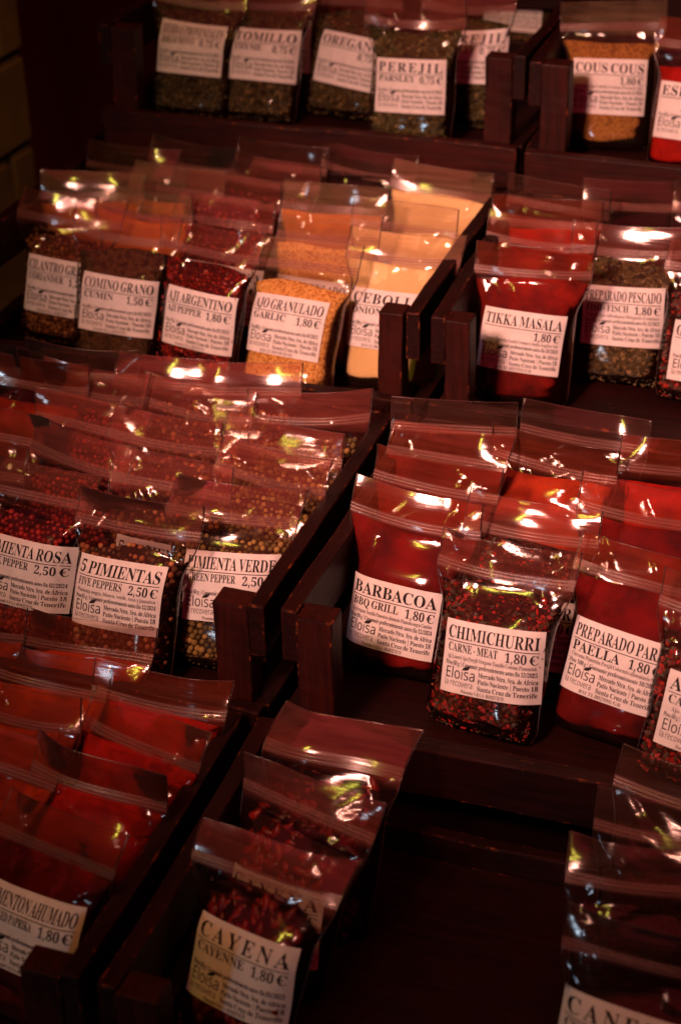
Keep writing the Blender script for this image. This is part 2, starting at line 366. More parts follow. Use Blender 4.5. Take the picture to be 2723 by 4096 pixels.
# serif and sans letter outlines for the labels: advance, points, triangles (cap height 100)
GLYPHS = {
 'A': (96, (-2,0,-2,4,2,5,5,7,8,10,11,16,45,102,49,102,84,19,88,12,90,8,93,5,97,4,97,0,50,0,50,4,59,5,62,10,62,13,60,18,55,29,23,29,17,15,17,14,17,13,16,12,16,11,19,6,27,4,28,4,28,0,25,35,53,35,39,70), (5,7,6,5,33,7,33,8,7,5,31,33,32,8,33,5,21,31,21,32,31,21,20,32,20,8,32,5,22,21,19,8,20,19,9,8,18,9,19,4,22,5,4,23,22,4,24,23,17,9,18,4,25,24,17,10,9,4,26,25,4,27,26,3,27,4,16,10,17,16,11,10,2,27,3,2,28,27,15,11,16,15,12,11,1,28,2,0,28,1,0,29,28,0,30,29,14,12,15,14,13,12)),
 'B': (97, (4,0,4,4,10,5,14,7,16,11,16,18,16,81,16,87,15,91,14,93,11,95,8,96,3,96,3,100,48,100,77,94,87,77,81,62,63,54,85,45,92,29,89,17,81,8,69,2,52,0,40,55,41,55,51,56,58,60,61,66,63,76,62,85,59,91,55,94,47,95,43,95,41,93,40,90,40,86,49,5,57,7,62,11,65,18,66,28,65,39,61,46,54,49,43,51,40,51,40,14,40,10,42,7,44,6), (12,14,13,12,34,14,34,15,14,11,34,12,10,34,11,10,35,34,33,15,34,9,35,10,9,36,35,33,16,15,32,16,33,8,36,9,8,37,36,7,37,8,31,16,32,7,38,37,6,38,7,6,25,38,30,16,31,5,25,6,30,17,16,29,17,30,28,17,29,28,18,17,27,18,28,26,18,27,5,26,25,5,48,26,48,18,26,48,47,18,47,46,18,46,19,18,5,49,48,45,19,46,44,19,45,44,20,19,43,20,44,43,21,20,42,21,43,4,49,5,41,21,42,41,22,21,4,50,49,3,50,4,40,22,41,3,51,50,40,23,22,3,52,51,2,52,3,39,23,40,2,39,52,2,23,39,1,23,2,0,23,1,0,24,23)),
 'C': (103, (56,-2,42,-1,30,4,20,12,12,23,7,36,6,50,7,64,12,77,20,88,30,96,43,101,57,102,68,101,81,97,83,96,85,96,90,97,92,102,96,102,96,68,92,68,86,80,78,89,69,95,58,97,38,85,32,50,39,16,61,5,70,6,79,10,87,16,94,23,98,19,80,3), (11,13,12,17,19,18,17,20,19,11,14,13,10,25,11,25,14,11,10,26,25,24,14,25,16,20,17,24,15,14,24,16,15,24,23,16,23,22,16,22,20,16,9,26,10,8,26,9,8,27,26,21,20,22,7,27,8,6,27,7,5,27,6,5,28,27,4,28,5,32,34,33,3,28,4,32,35,34,3,29,28,31,35,32,2,29,3,30,35,31,29,35,30,2,35,29,1,35,2,1,0,35)),
 'D': (109, (4,0,4,4,10,5,14,6,16,10,16,16,16,82,16,89,13,94,9,96,3,96,3,100,49,100,72,97,89,87,99,71,103,50,90,13,50,0,49,5,61,8,70,16,75,30,77,50,70,84,49,95,44,95,42,93,40,90,40,85,40,16,40,11,42,7,44,6), (10,12,11,10,13,12,10,25,13,25,14,13,9,25,10,8,25,9,8,26,25,24,14,25,8,27,26,7,27,8,7,28,27,7,29,28,6,29,7,24,15,14,6,30,29,23,15,24,5,30,6,23,16,15,22,16,23,22,17,16,21,17,22,20,17,21,4,30,5,4,31,30,20,18,17,4,32,31,3,32,4,19,18,20,3,33,32,2,33,3,2,19,33,2,18,19,1,18,2,0,18,1)),
 'E': (97, (3,0,3,4,10,4,14,6,16,11,17,17,17,81,16,89,14,93,10,96,4,96,4,100,88,100,88,70,84,70,81,82,75,89,65,93,51,95,47,94,44,94,42,93,41,92,40,89,40,85,40,54,42,54,51,55,57,59,61,66,63,76,67,76,67,26,63,26,62,34,60,40,57,44,53,47,48,48,41,49,40,49,40,15,41,10,42,8,45,6,51,6,61,7,69,8,76,12,81,16,86,23,90,31,94,31,88,0), (10,12,11,10,18,12,18,17,12,17,16,12,16,15,12,15,13,12,9,18,10,8,18,9,8,19,18,8,20,19,8,21,20,7,21,8,7,22,21,7,23,22,7,24,23,6,24,7,6,25,24,14,13,15,5,25,6,29,31,30,29,32,31,28,32,29,27,35,28,35,32,28,26,36,27,36,35,27,5,26,25,5,40,26,40,39,26,39,38,26,38,37,26,37,36,26,5,41,40,34,32,35,33,32,34,50,52,51,50,53,52,49,53,50,4,41,5,48,53,49,4,42,41,47,53,48,3,42,4,3,43,42,46,53,47,3,44,43,45,53,46,2,44,3,2,45,44,2,53,45,1,53,2,0,53,1)),
 'F': (89, (3,0,3,4,10,5,14,7,16,12,16,18,16,82,16,89,13,93,9,95,3,96,3,100,86,100,86,70,83,70,81,78,78,85,74,89,68,92,60,94,50,95,47,95,44,94,42,94,41,92,40,90,40,87,40,54,42,54,50,56,56,59,60,66,62,76,66,76,66,26,63,26,60,37,56,44,50,48,41,49,40,49,40,18,40,13,41,9,43,7,46,5,50,4,56,4,56,0), (10,12,11,10,20,12,20,19,12,19,18,12,18,17,12,17,16,12,16,13,12,9,20,10,8,21,9,21,20,9,8,22,21,8,23,22,8,24,23,7,24,8,7,25,24,7,26,25,6,26,7,6,27,26,15,13,16,5,27,6,14,13,15,31,33,32,31,34,33,30,34,31,29,34,30,28,37,29,37,34,29,5,28,27,5,40,28,40,39,28,39,38,28,38,37,28,5,41,40,36,34,37,35,34,36,4,41,5,4,42,41,4,43,42,3,43,4,3,44,43,2,44,3,2,45,44,2,46,45,1,46,2,1,47,46,0,47,1,0,48,47)),
 'G': (112, (59,-2,44,-1,31,4,21,12,13,23,8,35,6,50,8,65,13,77,20,88,31,96,43,101,56,102,68,101,81,97,83,96,85,96,87,96,89,97,91,99,92,102,96,102,96,68,92,68,89,76,84,83,78,89,72,94,66,96,59,97,39,86,32,50,34,30,40,15,49,6,60,3,68,4,72,6,74,10,75,16,75,28,74,34,72,37,68,39,60,40,60,44,110,44,110,40,104,39,100,37,99,34,98,28,98,6,79,0), (11,13,12,19,21,20,19,22,21,11,14,13,10,29,11,29,14,11,18,22,19,10,30,29,28,14,29,17,22,18,28,15,14,27,15,28,16,22,17,27,16,15,27,26,16,26,25,16,25,22,16,9,30,10,8,30,9,8,31,30,24,22,25,7,31,8,23,22,24,6,31,7,5,31,6,5,32,31,44,46,45,44,47,46,43,47,44,43,48,47,43,49,48,42,49,43,42,50,49,41,50,42,4,32,5,41,51,50,40,51,41,4,33,32,40,52,51,39,52,40,3,33,4,38,52,39,3,34,33,2,34,3,37,52,38,37,53,52,36,53,37,2,35,34,1,35,2,35,53,36,1,53,35,1,0,53)),
 'H': (115, (3,0,3,4,10,5,14,7,16,11,16,18,16,83,16,89,14,93,10,95,4,96,4,100,53,100,53,96,48,96,45,95,42,93,41,91,40,88,40,83,40,55,75,55,75,83,75,88,74,91,73,93,70,95,67,96,62,96,62,100,111,100,111,96,105,95,101,93,99,89,99,83,99,18,99,11,101,7,105,5,111,4,111,0,62,0,62,4,68,5,72,7,74,11,75,18,75,49,40,49,40,18,41,11,43,7,47,5,53,4,53,0), (10,12,11,10,13,12,28,30,29,28,31,30,9,13,10,9,14,13,27,31,28,27,32,31,9,15,14,26,32,27,8,15,9,26,33,32,8,16,15,25,33,26,8,17,16,24,33,25,24,34,33,7,17,8,7,18,17,23,34,24,23,35,34,6,18,7,6,19,18,22,35,23,5,19,6,5,20,19,21,35,22,21,36,35,5,49,20,49,21,20,49,48,21,48,36,21,5,50,49,47,36,48,4,50,5,4,51,50,46,36,47,46,37,36,46,38,37,3,51,4,3,52,51,45,38,46,45,39,38,2,52,3,2,53,52,44,39,45,44,40,39,1,53,2,1,54,53,43,40,44,0,54,1,0,55,54,42,40,43,42,41,40)),
 'I': (57, (3,0,3,4,9,5,13,7,16,11,17,17,17,85,16,91,14,94,10,96,3,96,3,100,54,100,54,96,47,96,43,94,41,91,40,85,40,17,40,13,41,10,43,7,45,6,49,5,54,4,54,0), (10,12,11,10,13,12,9,13,10,9,14,13,8,14,9,8,15,14,7,15,8,7,16,15,6,16,7,6,17,16,5,17,6,5,18,17,5,19,18,4,19,5,4,20,19,3,20,4,3,21,20,3,22,21,2,22,3,2,23,22,1,23,2,1,24,23,0,24,1,0,25,24)),
 'J': (73, (24,-14,17,-14,11,-12,6,-9,3,-5,0,0,-1,5,0,10,2,13,6,16,10,16,14,16,17,14,20,10,20,6,20,3,19,0,17,-3,17,-4,18,-8,23,-9,28,-8,30,-5,32,-1,32,5,32,81,32,86,31,90,30,93,27,94,23,96,17,96,17,100,69,100,69,96,64,96,61,95,58,93,57,90,56,86,56,81,56,19,48,-6), (31,33,32,31,34,33,30,34,31,30,35,34,30,36,35,29,36,30,29,37,36,28,37,29,28,38,37,27,38,28,27,39,38,26,39,27,26,40,39,25,40,26,24,40,25,24,41,40,24,42,41,9,11,10,9,12,11,8,12,9,8,13,12,7,13,8,7,14,13,6,14,7,6,15,14,5,15,6,23,42,24,5,16,15,4,16,5,4,17,16,22,42,23,4,18,17,4,19,18,3,19,4,21,42,22,21,0,42,3,20,19,20,0,21,2,20,3,2,0,20,1,0,2)),
 'K': (112, (4,0,4,4,10,5,14,7,16,11,17,18,17,83,16,89,14,93,10,95,4,96,4,100,53,100,53,96,48,96,45,95,43,93,41,91,40,88,40,83,40,51,71,82,75,87,77,92,73,95,64,96,64,100,107,100,107,96,105,96,91,92,76,79,59,63,102,10,104,7,107,5,110,4,114,4,114,0,62,0,62,4,65,4,67,4,69,4,71,5,73,6,73,8,72,10,69,14,44,47,40,44,40,18,41,11,43,7,47,5,53,4,53,0), (10,12,11,10,13,12,25,27,26,25,28,27,9,13,10,9,14,13,24,29,25,29,28,25,24,30,29,9,15,14,8,15,9,23,30,24,8,16,15,8,17,16,7,17,8,23,31,30,22,31,23,7,18,17,6,18,7,6,19,18,21,31,22,5,19,6,5,20,19,20,31,21,20,32,31,20,33,32,5,50,20,50,49,20,49,33,20,48,33,49,5,51,50,4,51,5,4,52,51,47,33,48,3,52,4,3,53,52,46,33,47,46,34,33,45,34,46,45,35,34,2,53,3,2,54,53,44,35,45,44,36,35,1,54,2,1,55,54,43,36,44,43,37,36,42,37,43,41,37,42,40,37,41,0,55,1,0,56,55,39,37,40,39,38,37)),
 'L': (94, (3,0,3,4,10,5,14,7,16,11,16,18,16,83,16,89,14,93,10,95,4,96,4,100,55,100,55,96,50,96,46,95,43,94,41,91,40,88,40,83,40,18,40,14,41,10,42,8,44,7,47,6,51,6,61,7,69,9,76,12,81,17,86,25,90,34,94,34,88,0), (10,12,11,10,13,12,9,13,10,9,14,13,9,15,14,8,15,9,8,16,15,8,17,16,7,17,8,7,18,17,6,18,7,6,19,18,5,19,6,5,20,19,31,33,32,31,34,33,30,34,31,5,21,20,4,21,5,29,34,30,4,22,21,28,34,29,3,22,4,3,23,22,27,34,28,3,24,23,2,24,3,2,25,24,26,34,27,2,26,25,2,34,26,1,34,2,0,34,1)),
 'M': (139, (3,0,3,4,9,5,13,7,16,11,17,17,17,84,16,88,15,91,14,93,12,95,8,96,3,96,3,100,41,100,70,31,99,100,136,100,136,96,130,95,126,93,124,89,123,83,123,19,123,13,124,9,125,7,128,5,131,4,135,4,135,0,87,0,87,4,92,4,95,5,97,7,99,10,100,13,100,18,100,88,63,0,59,0,23,85,23,18,24,11,26,6,31,4,37,4,37,0), (12,14,13,12,11,14,11,10,14,10,9,14,9,42,14,42,15,14,15,39,16,39,17,16,39,19,17,19,18,17,39,20,19,8,42,9,39,21,20,7,42,8,39,22,21,6,42,7,15,40,39,38,22,39,6,43,42,41,15,42,5,43,6,38,23,22,41,40,15,38,24,23,37,24,38,5,44,43,4,44,5,36,24,37,36,25,24,3,44,4,3,45,44,35,25,36,35,26,25,34,26,35,2,45,3,34,27,26,2,46,45,33,27,34,33,28,27,1,46,2,1,47,46,32,28,33,32,29,28,0,47,1,0,48,47,31,29,32,31,30,29)),
 'N': (108, (88,-2,23,77,23,17,24,11,26,7,30,5,37,4,37,0,4,0,4,4,9,4,12,5,14,7,16,9,16,13,17,17,17,85,11,92,8,95,6,96,4,96,4,100,34,100,86,37,86,83,86,88,85,91,83,93,81,95,78,96,73,96,73,100,105,100,105,96,99,95,95,93,93,89,93,83,93,-2), (20,22,21,20,19,22,19,18,22,18,23,22,30,32,31,30,33,32,29,33,30,29,34,33,28,34,29,28,35,34,17,23,18,27,35,28,27,36,35,26,36,27,16,23,17,25,36,26,25,37,36,24,37,25,15,1,16,1,23,16,23,37,24,23,38,37,15,2,1,0,23,1,0,38,23,14,2,15,14,3,2,13,3,14,13,4,3,12,4,13,12,5,4,11,5,12,10,5,11,10,6,5,9,6,10,8,6,9,8,7,6)),
 'O': (115, (57,-2,47,-1,37,2,28,6,21,13,15,20,10,29,7,39,6,50,7,61,10,71,15,79,21,87,28,94,37,98,47,101,58,102,69,101,78,98,87,94,95,88,101,80,106,71,108,61,109,50,108,39,106,29,101,20,95,13,87,6,78,2,68,-1,58,3,77,14,83,50,82,70,76,85,68,94,57,97,38,86,32,50,34,30,39,15,47,6), (15,17,16,15,18,17,14,18,15,14,38,18,38,19,18,13,38,14,13,39,38,37,19,38,36,19,37,36,20,19,12,39,13,36,21,20,11,39,12,11,40,39,35,21,36,35,22,21,10,40,11,35,23,22,9,40,10,34,23,35,34,24,23,8,40,9,7,40,8,7,41,40,33,24,34,33,25,24,6,41,7,33,26,25,6,42,41,5,42,6,33,27,26,4,42,5,33,28,27,4,43,42,32,28,33,3,43,4,32,29,28,2,43,3,32,30,29,2,32,43,2,30,32,1,30,2,1,31,30,0,31,1)),
 'P': (92, (3,0,3,4,10,5,14,7,16,11,16,18,16,83,16,89,14,93,10,95,4,96,4,100,47,100,63,99,74,97,80,93,86,87,89,81,90,73,87,62,81,53,69,47,53,45,40,45,40,18,41,11,43,7,47,5,53,4,53,0,40,50,44,50,54,52,60,55,63,62,64,72,63,82,60,89,55,93,47,95,44,94,42,93,40,91,40,87), (10,12,11,10,13,12,10,14,13,10,39,14,39,15,14,9,39,10,8,39,9,8,40,39,38,15,39,8,41,40,37,15,38,7,41,8,7,42,41,37,16,15,7,43,42,36,16,37,6,43,7,6,30,43,36,17,16,5,30,6,35,17,36,35,18,17,35,19,18,34,19,35,33,19,34,33,20,19,32,20,33,32,21,20,31,21,32,5,31,30,5,23,31,23,21,31,23,22,21,5,24,23,4,24,5,4,25,24,3,25,4,3,26,25,2,26,3,2,27,26,1,27,2,1,28,27,0,28,1,0,29,28)),
 'Q': (115, (83,-25,57,-19,41,0,31,5,22,11,15,19,10,28,7,39,6,50,7,61,10,71,15,79,21,87,28,94,37,98,47,101,58,102,69,101,78,98,87,94,95,88,101,80,106,71,108,61,109,50,107,33,100,19,88,7,73,0,83,-13,98,-18,103,-17,108,-16,109,-20,96,-24,58,3,77,14,83,50,82,70,76,85,68,94,57,97,38,86,32,50,34,30,39,15,47,6), (15,17,16,15,18,17,14,18,15,14,41,18,41,19,18,13,41,14,13,42,41,40,19,41,39,19,40,39,20,19,12,42,13,39,21,20,11,42,12,11,43,42,38,21,39,38,22,21,10,43,11,38,23,22,9,43,10,37,23,38,37,24,23,8,43,9,7,43,8,7,44,43,36,24,37,36,25,24,6,44,7,36,26,25,6,45,44,5,45,6,4,45,5,36,27,26,4,46,45,35,27,36,3,46,4,35,28,27,3,35,46,2,35,3,2,28,35,2,29,28,1,29,2,1,30,29,31,33,32,30,33,31,1,33,30,0,33,1,0,34,33)),
 'R': (104, (3,0,3,4,10,5,14,7,16,11,16,18,16,83,16,89,14,93,10,95,4,96,4,100,48,100,67,98,81,94,89,85,92,73,86,58,69,49,95,11,97,8,99,6,102,4,105,4,105,0,74,0,44,47,40,47,40,18,41,11,43,7,47,5,53,4,53,0,40,51,45,51,55,53,61,57,65,64,67,74,62,89,49,95,44,94,42,93,40,90,40,85), (10,12,11,10,13,12,10,41,13,41,14,13,9,41,10,8,41,9,8,42,41,40,14,41,8,43,42,40,15,14,7,43,8,7,44,43,7,45,44,39,15,40,6,45,7,39,16,15,6,34,45,5,34,6,38,16,39,38,17,16,37,17,38,37,18,17,36,18,37,35,18,36,5,27,34,27,35,34,27,18,35,27,26,18,26,19,18,5,28,27,25,19,26,4,28,5,4,29,28,25,20,19,3,29,4,3,30,29,25,21,20,2,30,3,2,31,30,25,22,21,1,31,2,1,32,31,25,23,22,0,32,1,0,33,32,25,24,23)),
 'S': (86, (9,-2,9,35,14,35,18,21,24,11,33,5,43,3,51,4,56,8,60,13,61,20,58,28,49,35,36,42,25,48,17,55,12,63,11,73,12,81,15,88,19,94,25,99,32,101,41,102,45,102,50,101,56,100,62,98,63,98,64,98,65,98,66,98,69,99,70,102,74,102,74,70,71,70,68,78,64,85,60,90,54,94,49,97,43,98,36,97,31,94,27,89,26,83,27,78,30,74,35,70,41,67,56,60,64,56,70,51,74,46,77,41,78,36,79,29,78,20,74,13,69,6,62,2,53,-1,42,-2,38,-2,35,-2,31,-1,28,0,24,1,22,2,20,3,19,3,17,2,15,2,14,0,13,-2), (22,24,23,32,34,33,32,35,34,22,25,24,21,25,22,21,26,25,21,27,26,31,35,32,20,42,21,42,27,21,42,28,27,42,29,28,42,30,29,42,31,30,20,43,42,41,31,42,41,40,31,40,39,31,39,38,31,38,35,31,20,44,43,19,44,20,19,45,44,19,46,45,18,46,19,37,35,38,18,47,46,17,47,18,17,48,47,36,35,37,17,49,48,16,49,17,16,50,49,16,51,50,15,51,16,15,52,51,15,53,52,14,53,15,14,54,53,13,54,14,13,55,54,12,55,13,12,56,55,12,57,56,11,57,12,0,2,1,0,3,2,11,58,57,10,58,11,0,4,3,10,59,58,9,59,10,8,59,9,8,60,59,0,73,4,73,72,4,72,5,4,7,60,8,7,61,60,72,71,5,71,6,5,6,61,7,71,61,6,70,61,71,69,61,70,68,61,69,68,62,61,0,74,73,67,62,68,66,62,67,0,75,74,65,62,66,65,63,62,64,63,65)),
 'T': (93, (20,0,20,4,27,5,31,7,33,11,34,18,34,95,33,95,22,93,14,89,9,81,6,70,2,70,2,100,90,100,90,70,86,70,78,89,59,95,58,95,58,18,59,11,61,7,65,5,72,4,72,0), (12,10,13,10,9,13,9,8,13,8,7,13,7,14,13,7,19,14,19,18,14,18,17,14,17,15,14,6,19,7,5,19,6,5,20,19,16,15,17,12,11,10,4,20,5,4,21,20,3,21,4,3,22,21,2,22,3,2,23,22,1,23,2,1,24,23,0,24,1,0,25,24)),
 'U': (108, (54,-3,37,-1,25,6,18,18,16,34,16,83,15,89,13,93,9,95,3,96,3,100,53,100,53,96,48,96,44,95,42,93,41,91,40,88,40,83,40,31,41,19,45,11,51,6,60,5,80,12,86,35,86,83,85,89,83,93,79,95,72,96,72,100,104,100,104,96,98,95,95,93,93,89,93,83,93,40,90,20,83,7,71,0), (9,11,10,9,12,11,30,32,31,30,33,32,8,12,9,8,13,12,29,33,30,29,34,33,8,14,13,7,14,8,28,34,29,28,35,34,7,15,14,7,16,15,6,16,7,27,35,28,27,36,35,6,17,16,5,17,6,26,36,27,26,37,36,5,18,17,4,18,5,4,19,18,25,37,26,25,38,37,25,39,38,24,39,25,3,19,4,3,20,19,24,40,39,3,21,20,2,21,3,23,40,24,2,22,21,23,41,40,2,23,22,1,23,2,1,41,23,1,0,41)),
 'V': (94, (47,-3,10,84,7,88,5,92,2,95,-3,96,-3,100,46,100,46,96,40,96,37,95,34,93,33,90,34,87,35,83,57,31,76,83,78,87,78,90,77,93,75,95,71,96,66,96,66,100,97,100,97,96,93,96,90,94,87,90,84,84,50,-3), (5,7,6,5,8,7,22,24,23,22,25,24,4,8,5,4,9,8,21,25,22,21,26,25,4,10,9,20,26,21,20,27,26,3,10,4,3,11,10,19,27,20,19,28,27,3,12,11,18,28,19,2,12,3,18,29,28,2,13,12,17,29,18,1,13,2,1,14,13,16,29,17,16,30,29,0,14,1,0,15,14,15,30,16,0,30,15)),
 'W': (134, (37,-2,7,86,5,91,3,94,1,96,-3,96,-3,100,40,100,40,96,36,96,33,95,31,93,31,90,31,87,32,82,49,34,66,77,63,88,61,92,59,94,55,96,50,96,50,100,96,100,96,96,89,95,86,90,87,88,88,85,104,36,119,81,120,86,121,89,120,92,118,95,115,96,110,96,110,100,137,100,137,96,133,95,131,92,128,89,126,83,98,-2,94,-2,69,68,42,-2), (5,7,6,5,8,7,21,23,22,21,24,23,36,38,37,36,39,38,4,8,5,4,9,8,20,24,21,20,25,24,35,39,36,35,40,39,4,10,9,34,40,35,3,10,4,19,25,20,34,41,40,3,11,10,19,26,25,33,41,34,18,26,19,2,11,3,2,12,11,32,41,33,32,42,41,17,26,18,1,12,2,17,27,26,1,13,12,31,42,32,31,43,42,17,28,27,16,28,17,1,14,13,0,14,1,30,43,31,16,29,28,30,44,43,0,15,14,29,44,30,15,46,16,46,29,16,15,47,46,45,29,46,45,44,29,0,47,15)),
 'X': (103, (3,0,3,4,12,7,20,15,42,46,17,85,14,90,10,93,7,96,4,96,3,96,3,100,54,100,54,96,50,96,44,95,42,91,42,89,44,85,58,64,71,82,74,87,74,91,72,95,64,96,64,100,101,100,101,96,100,96,94,95,88,93,83,88,78,82,62,58,91,13,93,9,96,6,98,4,101,4,102,4,102,0,52,0,52,4,53,4,61,5,64,9,63,13,60,17,46,40,30,18,28,14,27,10,30,5,38,4,38,0), (10,12,11,10,13,12,24,26,25,24,27,26,9,13,10,8,14,9,14,13,9,8,15,14,23,28,24,28,27,24,23,29,28,7,15,8,23,30,29,7,16,15,22,30,23,6,16,7,22,31,30,6,17,16,21,31,22,5,17,6,5,18,17,21,32,31,20,32,21,5,19,18,4,19,5,19,32,20,19,33,32,4,33,19,4,34,33,3,48,4,48,34,4,3,49,48,47,34,48,3,50,49,46,34,47,2,50,3,2,51,50,45,34,46,45,35,34,2,52,51,44,35,45,44,36,35,1,52,2,44,37,36,1,53,52,43,37,44,43,38,37,0,53,1,0,54,53,41,43,42,41,38,43,41,39,38,41,40,39)),
 'Y': (94, (22,0,22,4,29,5,33,7,35,11,35,18,35,39,10,85,6,91,3,94,2,95,0,96,-1,96,-3,96,-3,100,45,100,45,96,43,96,39,96,37,95,35,93,34,91,35,89,36,86,55,50,73,80,76,85,77,90,74,95,65,96,65,100,96,100,96,96,93,95,90,93,87,90,84,86,59,45,59,18,60,11,62,7,65,5,72,4,72,0), (13,15,14,13,16,15,29,31,30,29,32,31,12,17,13,17,16,13,12,18,17,28,32,29,28,33,32,11,18,12,11,19,18,10,19,11,28,34,33,9,19,10,9,20,19,27,34,28,8,20,9,8,21,20,27,35,34,8,22,21,7,22,8,27,36,35,26,36,27,7,23,22,7,24,23,26,37,36,25,37,26,6,24,7,24,37,25,6,37,24,6,38,37,5,38,6,4,38,5,4,39,38,3,39,4,3,40,39,2,40,3,2,41,40,1,41,2,1,42,41,0,42,1,0,43,42)),
 'Z': (97, (4,0,4,2,61,94,47,94,38,94,31,92,25,89,21,85,17,78,13,69,10,69,13,100,89,100,89,97,34,6,53,6,66,8,77,13,84,23,89,36,93,36,89,0), (10,7,11,7,6,11,6,5,11,5,4,11,4,12,11,4,13,12,4,3,13,3,2,13,2,14,13,1,14,2,10,8,7,10,9,8,18,20,19,18,21,20,17,21,18,16,21,17,15,21,16,1,15,14,1,21,15,0,21,1)),
 'a': (76, (56,-2,47,0,44,8,33,0,21,-2,14,-1,9,3,6,8,4,14,7,23,14,30,26,36,44,42,44,53,43,58,41,62,38,64,32,65,25,64,23,60,23,59,25,56,26,53,27,51,26,47,24,44,21,42,17,42,13,43,10,45,8,48,7,52,8,57,11,61,15,65,21,68,28,69,36,70,49,68,58,64,63,57,64,46,64,14,64,11,65,9,65,8,67,8,68,8,70,9,72,6,65,0,33,7,35,8,38,9,41,11,44,14,44,37,30,30,26,18,28,10), (36,38,37,35,38,36,35,39,38,34,17,35,17,39,35,34,18,17,16,39,17,33,18,34,15,39,16,15,40,39,33,19,18,14,40,15,32,19,33,32,20,19,32,21,20,13,40,14,31,21,32,13,41,40,31,22,21,31,23,22,12,41,13,30,23,31,30,24,23,29,24,30,29,25,24,12,42,41,28,25,29,28,26,25,27,26,28,11,56,12,56,42,12,11,57,56,55,42,56,10,57,11,10,58,57,9,58,10,8,58,9,8,59,58,7,59,8,54,42,55,54,43,42,53,43,54,53,44,43,7,51,59,47,49,48,52,44,53,52,45,44,46,49,47,52,46,45,51,2,52,2,46,52,51,3,2,1,46,2,6,51,7,1,49,46,6,3,51,1,50,49,5,3,6,5,4,3,0,50,1)),
 'b': (79, (9,-3,9,85,9,91,8,94,6,96,2,96,2,100,30,100,30,61,39,68,49,70,56,69,62,66,68,61,72,54,74,46,75,36,74,26,71,17,66,9,59,3,51,-1,42,-2,32,0,23,6,12,-3,40,3,47,5,51,11,53,21,54,35,53,47,51,55,47,60,40,62,37,61,34,59,32,57,30,53,30,15,33,6), (5,7,6,5,4,7,4,3,7,3,8,7,2,8,3,1,8,2,0,8,1,9,11,10,9,12,11,8,12,9,8,34,12,34,13,12,8,35,34,33,13,34,0,37,8,37,36,8,36,35,8,33,14,13,32,14,33,0,38,37,31,14,32,31,15,14,0,39,38,30,15,31,30,16,15,30,17,16,29,17,30,29,18,17,28,18,29,28,19,18,0,24,39,24,40,39,27,19,28,27,20,19,0,25,24,23,40,24,23,26,40,26,20,27,23,20,26,23,21,20,22,21,23)),
 'c': (64, (34,-2,26,-1,19,2,13,8,8,15,5,23,4,33,5,43,9,52,14,59,21,65,29,69,38,70,48,69,55,65,59,60,61,54,60,50,58,47,56,45,52,45,45,47,43,55,43,56,43,57,43,59,43,60,42,64,37,65,28,59,25,41,26,27,30,17,37,10,45,8,52,10,60,16,63,13,50,2), (11,13,12,11,14,13,10,14,11,10,28,14,28,15,14,9,28,10,9,29,28,27,15,28,26,15,27,26,16,15,25,16,26,8,29,9,8,30,29,24,16,25,23,16,24,22,16,23,21,16,22,21,17,16,7,30,8,21,18,17,20,18,21,20,19,18,6,30,7,6,31,30,5,31,6,5,32,31,4,32,5,4,33,32,35,37,36,3,33,4,35,38,37,3,34,33,34,38,35,3,38,34,2,38,3,1,38,2,1,0,38)),
 'd': (81, (31,-2,23,-1,17,2,12,8,8,15,5,23,4,32,5,43,8,52,12,60,18,65,25,69,32,70,41,68,49,62,49,88,48,92,47,94,43,96,39,96,39,100,70,100,70,17,70,12,71,9,74,7,78,6,78,2,65,1,49,-2,49,9,41,0,38,6,41,7,44,9,47,12,49,17,49,53,48,56,45,59,42,61,38,62,32,60,29,55,27,46,26,34,26,21,28,13,32,8), (19,21,20,19,18,21,18,17,21,17,16,21,16,22,21,15,22,16,14,22,15,11,13,12,10,13,11,10,14,13,9,41,10,41,14,10,9,42,41,40,14,41,40,39,14,39,38,14,38,22,14,9,43,42,8,43,9,37,22,38,8,44,43,36,22,37,7,44,8,7,45,44,6,45,7,6,46,45,5,46,6,4,46,5,4,47,46,35,22,36,35,23,22,3,47,4,3,48,47,34,23,35,34,24,23,33,30,34,30,24,34,30,25,24,33,31,30,29,25,30,3,32,48,2,32,3,29,26,25,32,31,33,2,31,32,29,28,26,28,27,26,1,31,2,1,0,31)),
 'e': (66, (34,-2,26,-1,19,2,13,8,8,15,5,24,4,35,5,44,8,53,13,60,19,65,26,69,35,70,46,68,55,62,60,51,62,38,62,36,26,36,30,16,44,9,52,12,59,19,63,16,50,2,26,42,44,42,44,47,44,55,42,61,40,64,35,65,28,60,26,45), (11,13,12,10,13,11,10,31,13,31,14,13,9,31,10,9,32,31,30,14,31,29,14,30,29,15,14,28,15,29,9,33,32,8,33,9,27,15,28,7,33,8,27,16,15,26,16,27,7,25,33,6,25,7,6,26,25,6,18,26,18,16,26,18,17,16,6,19,18,5,19,6,4,19,5,21,23,22,4,20,19,21,24,23,3,20,4,20,24,21,3,24,20,2,24,3,2,0,24,1,0,2)),
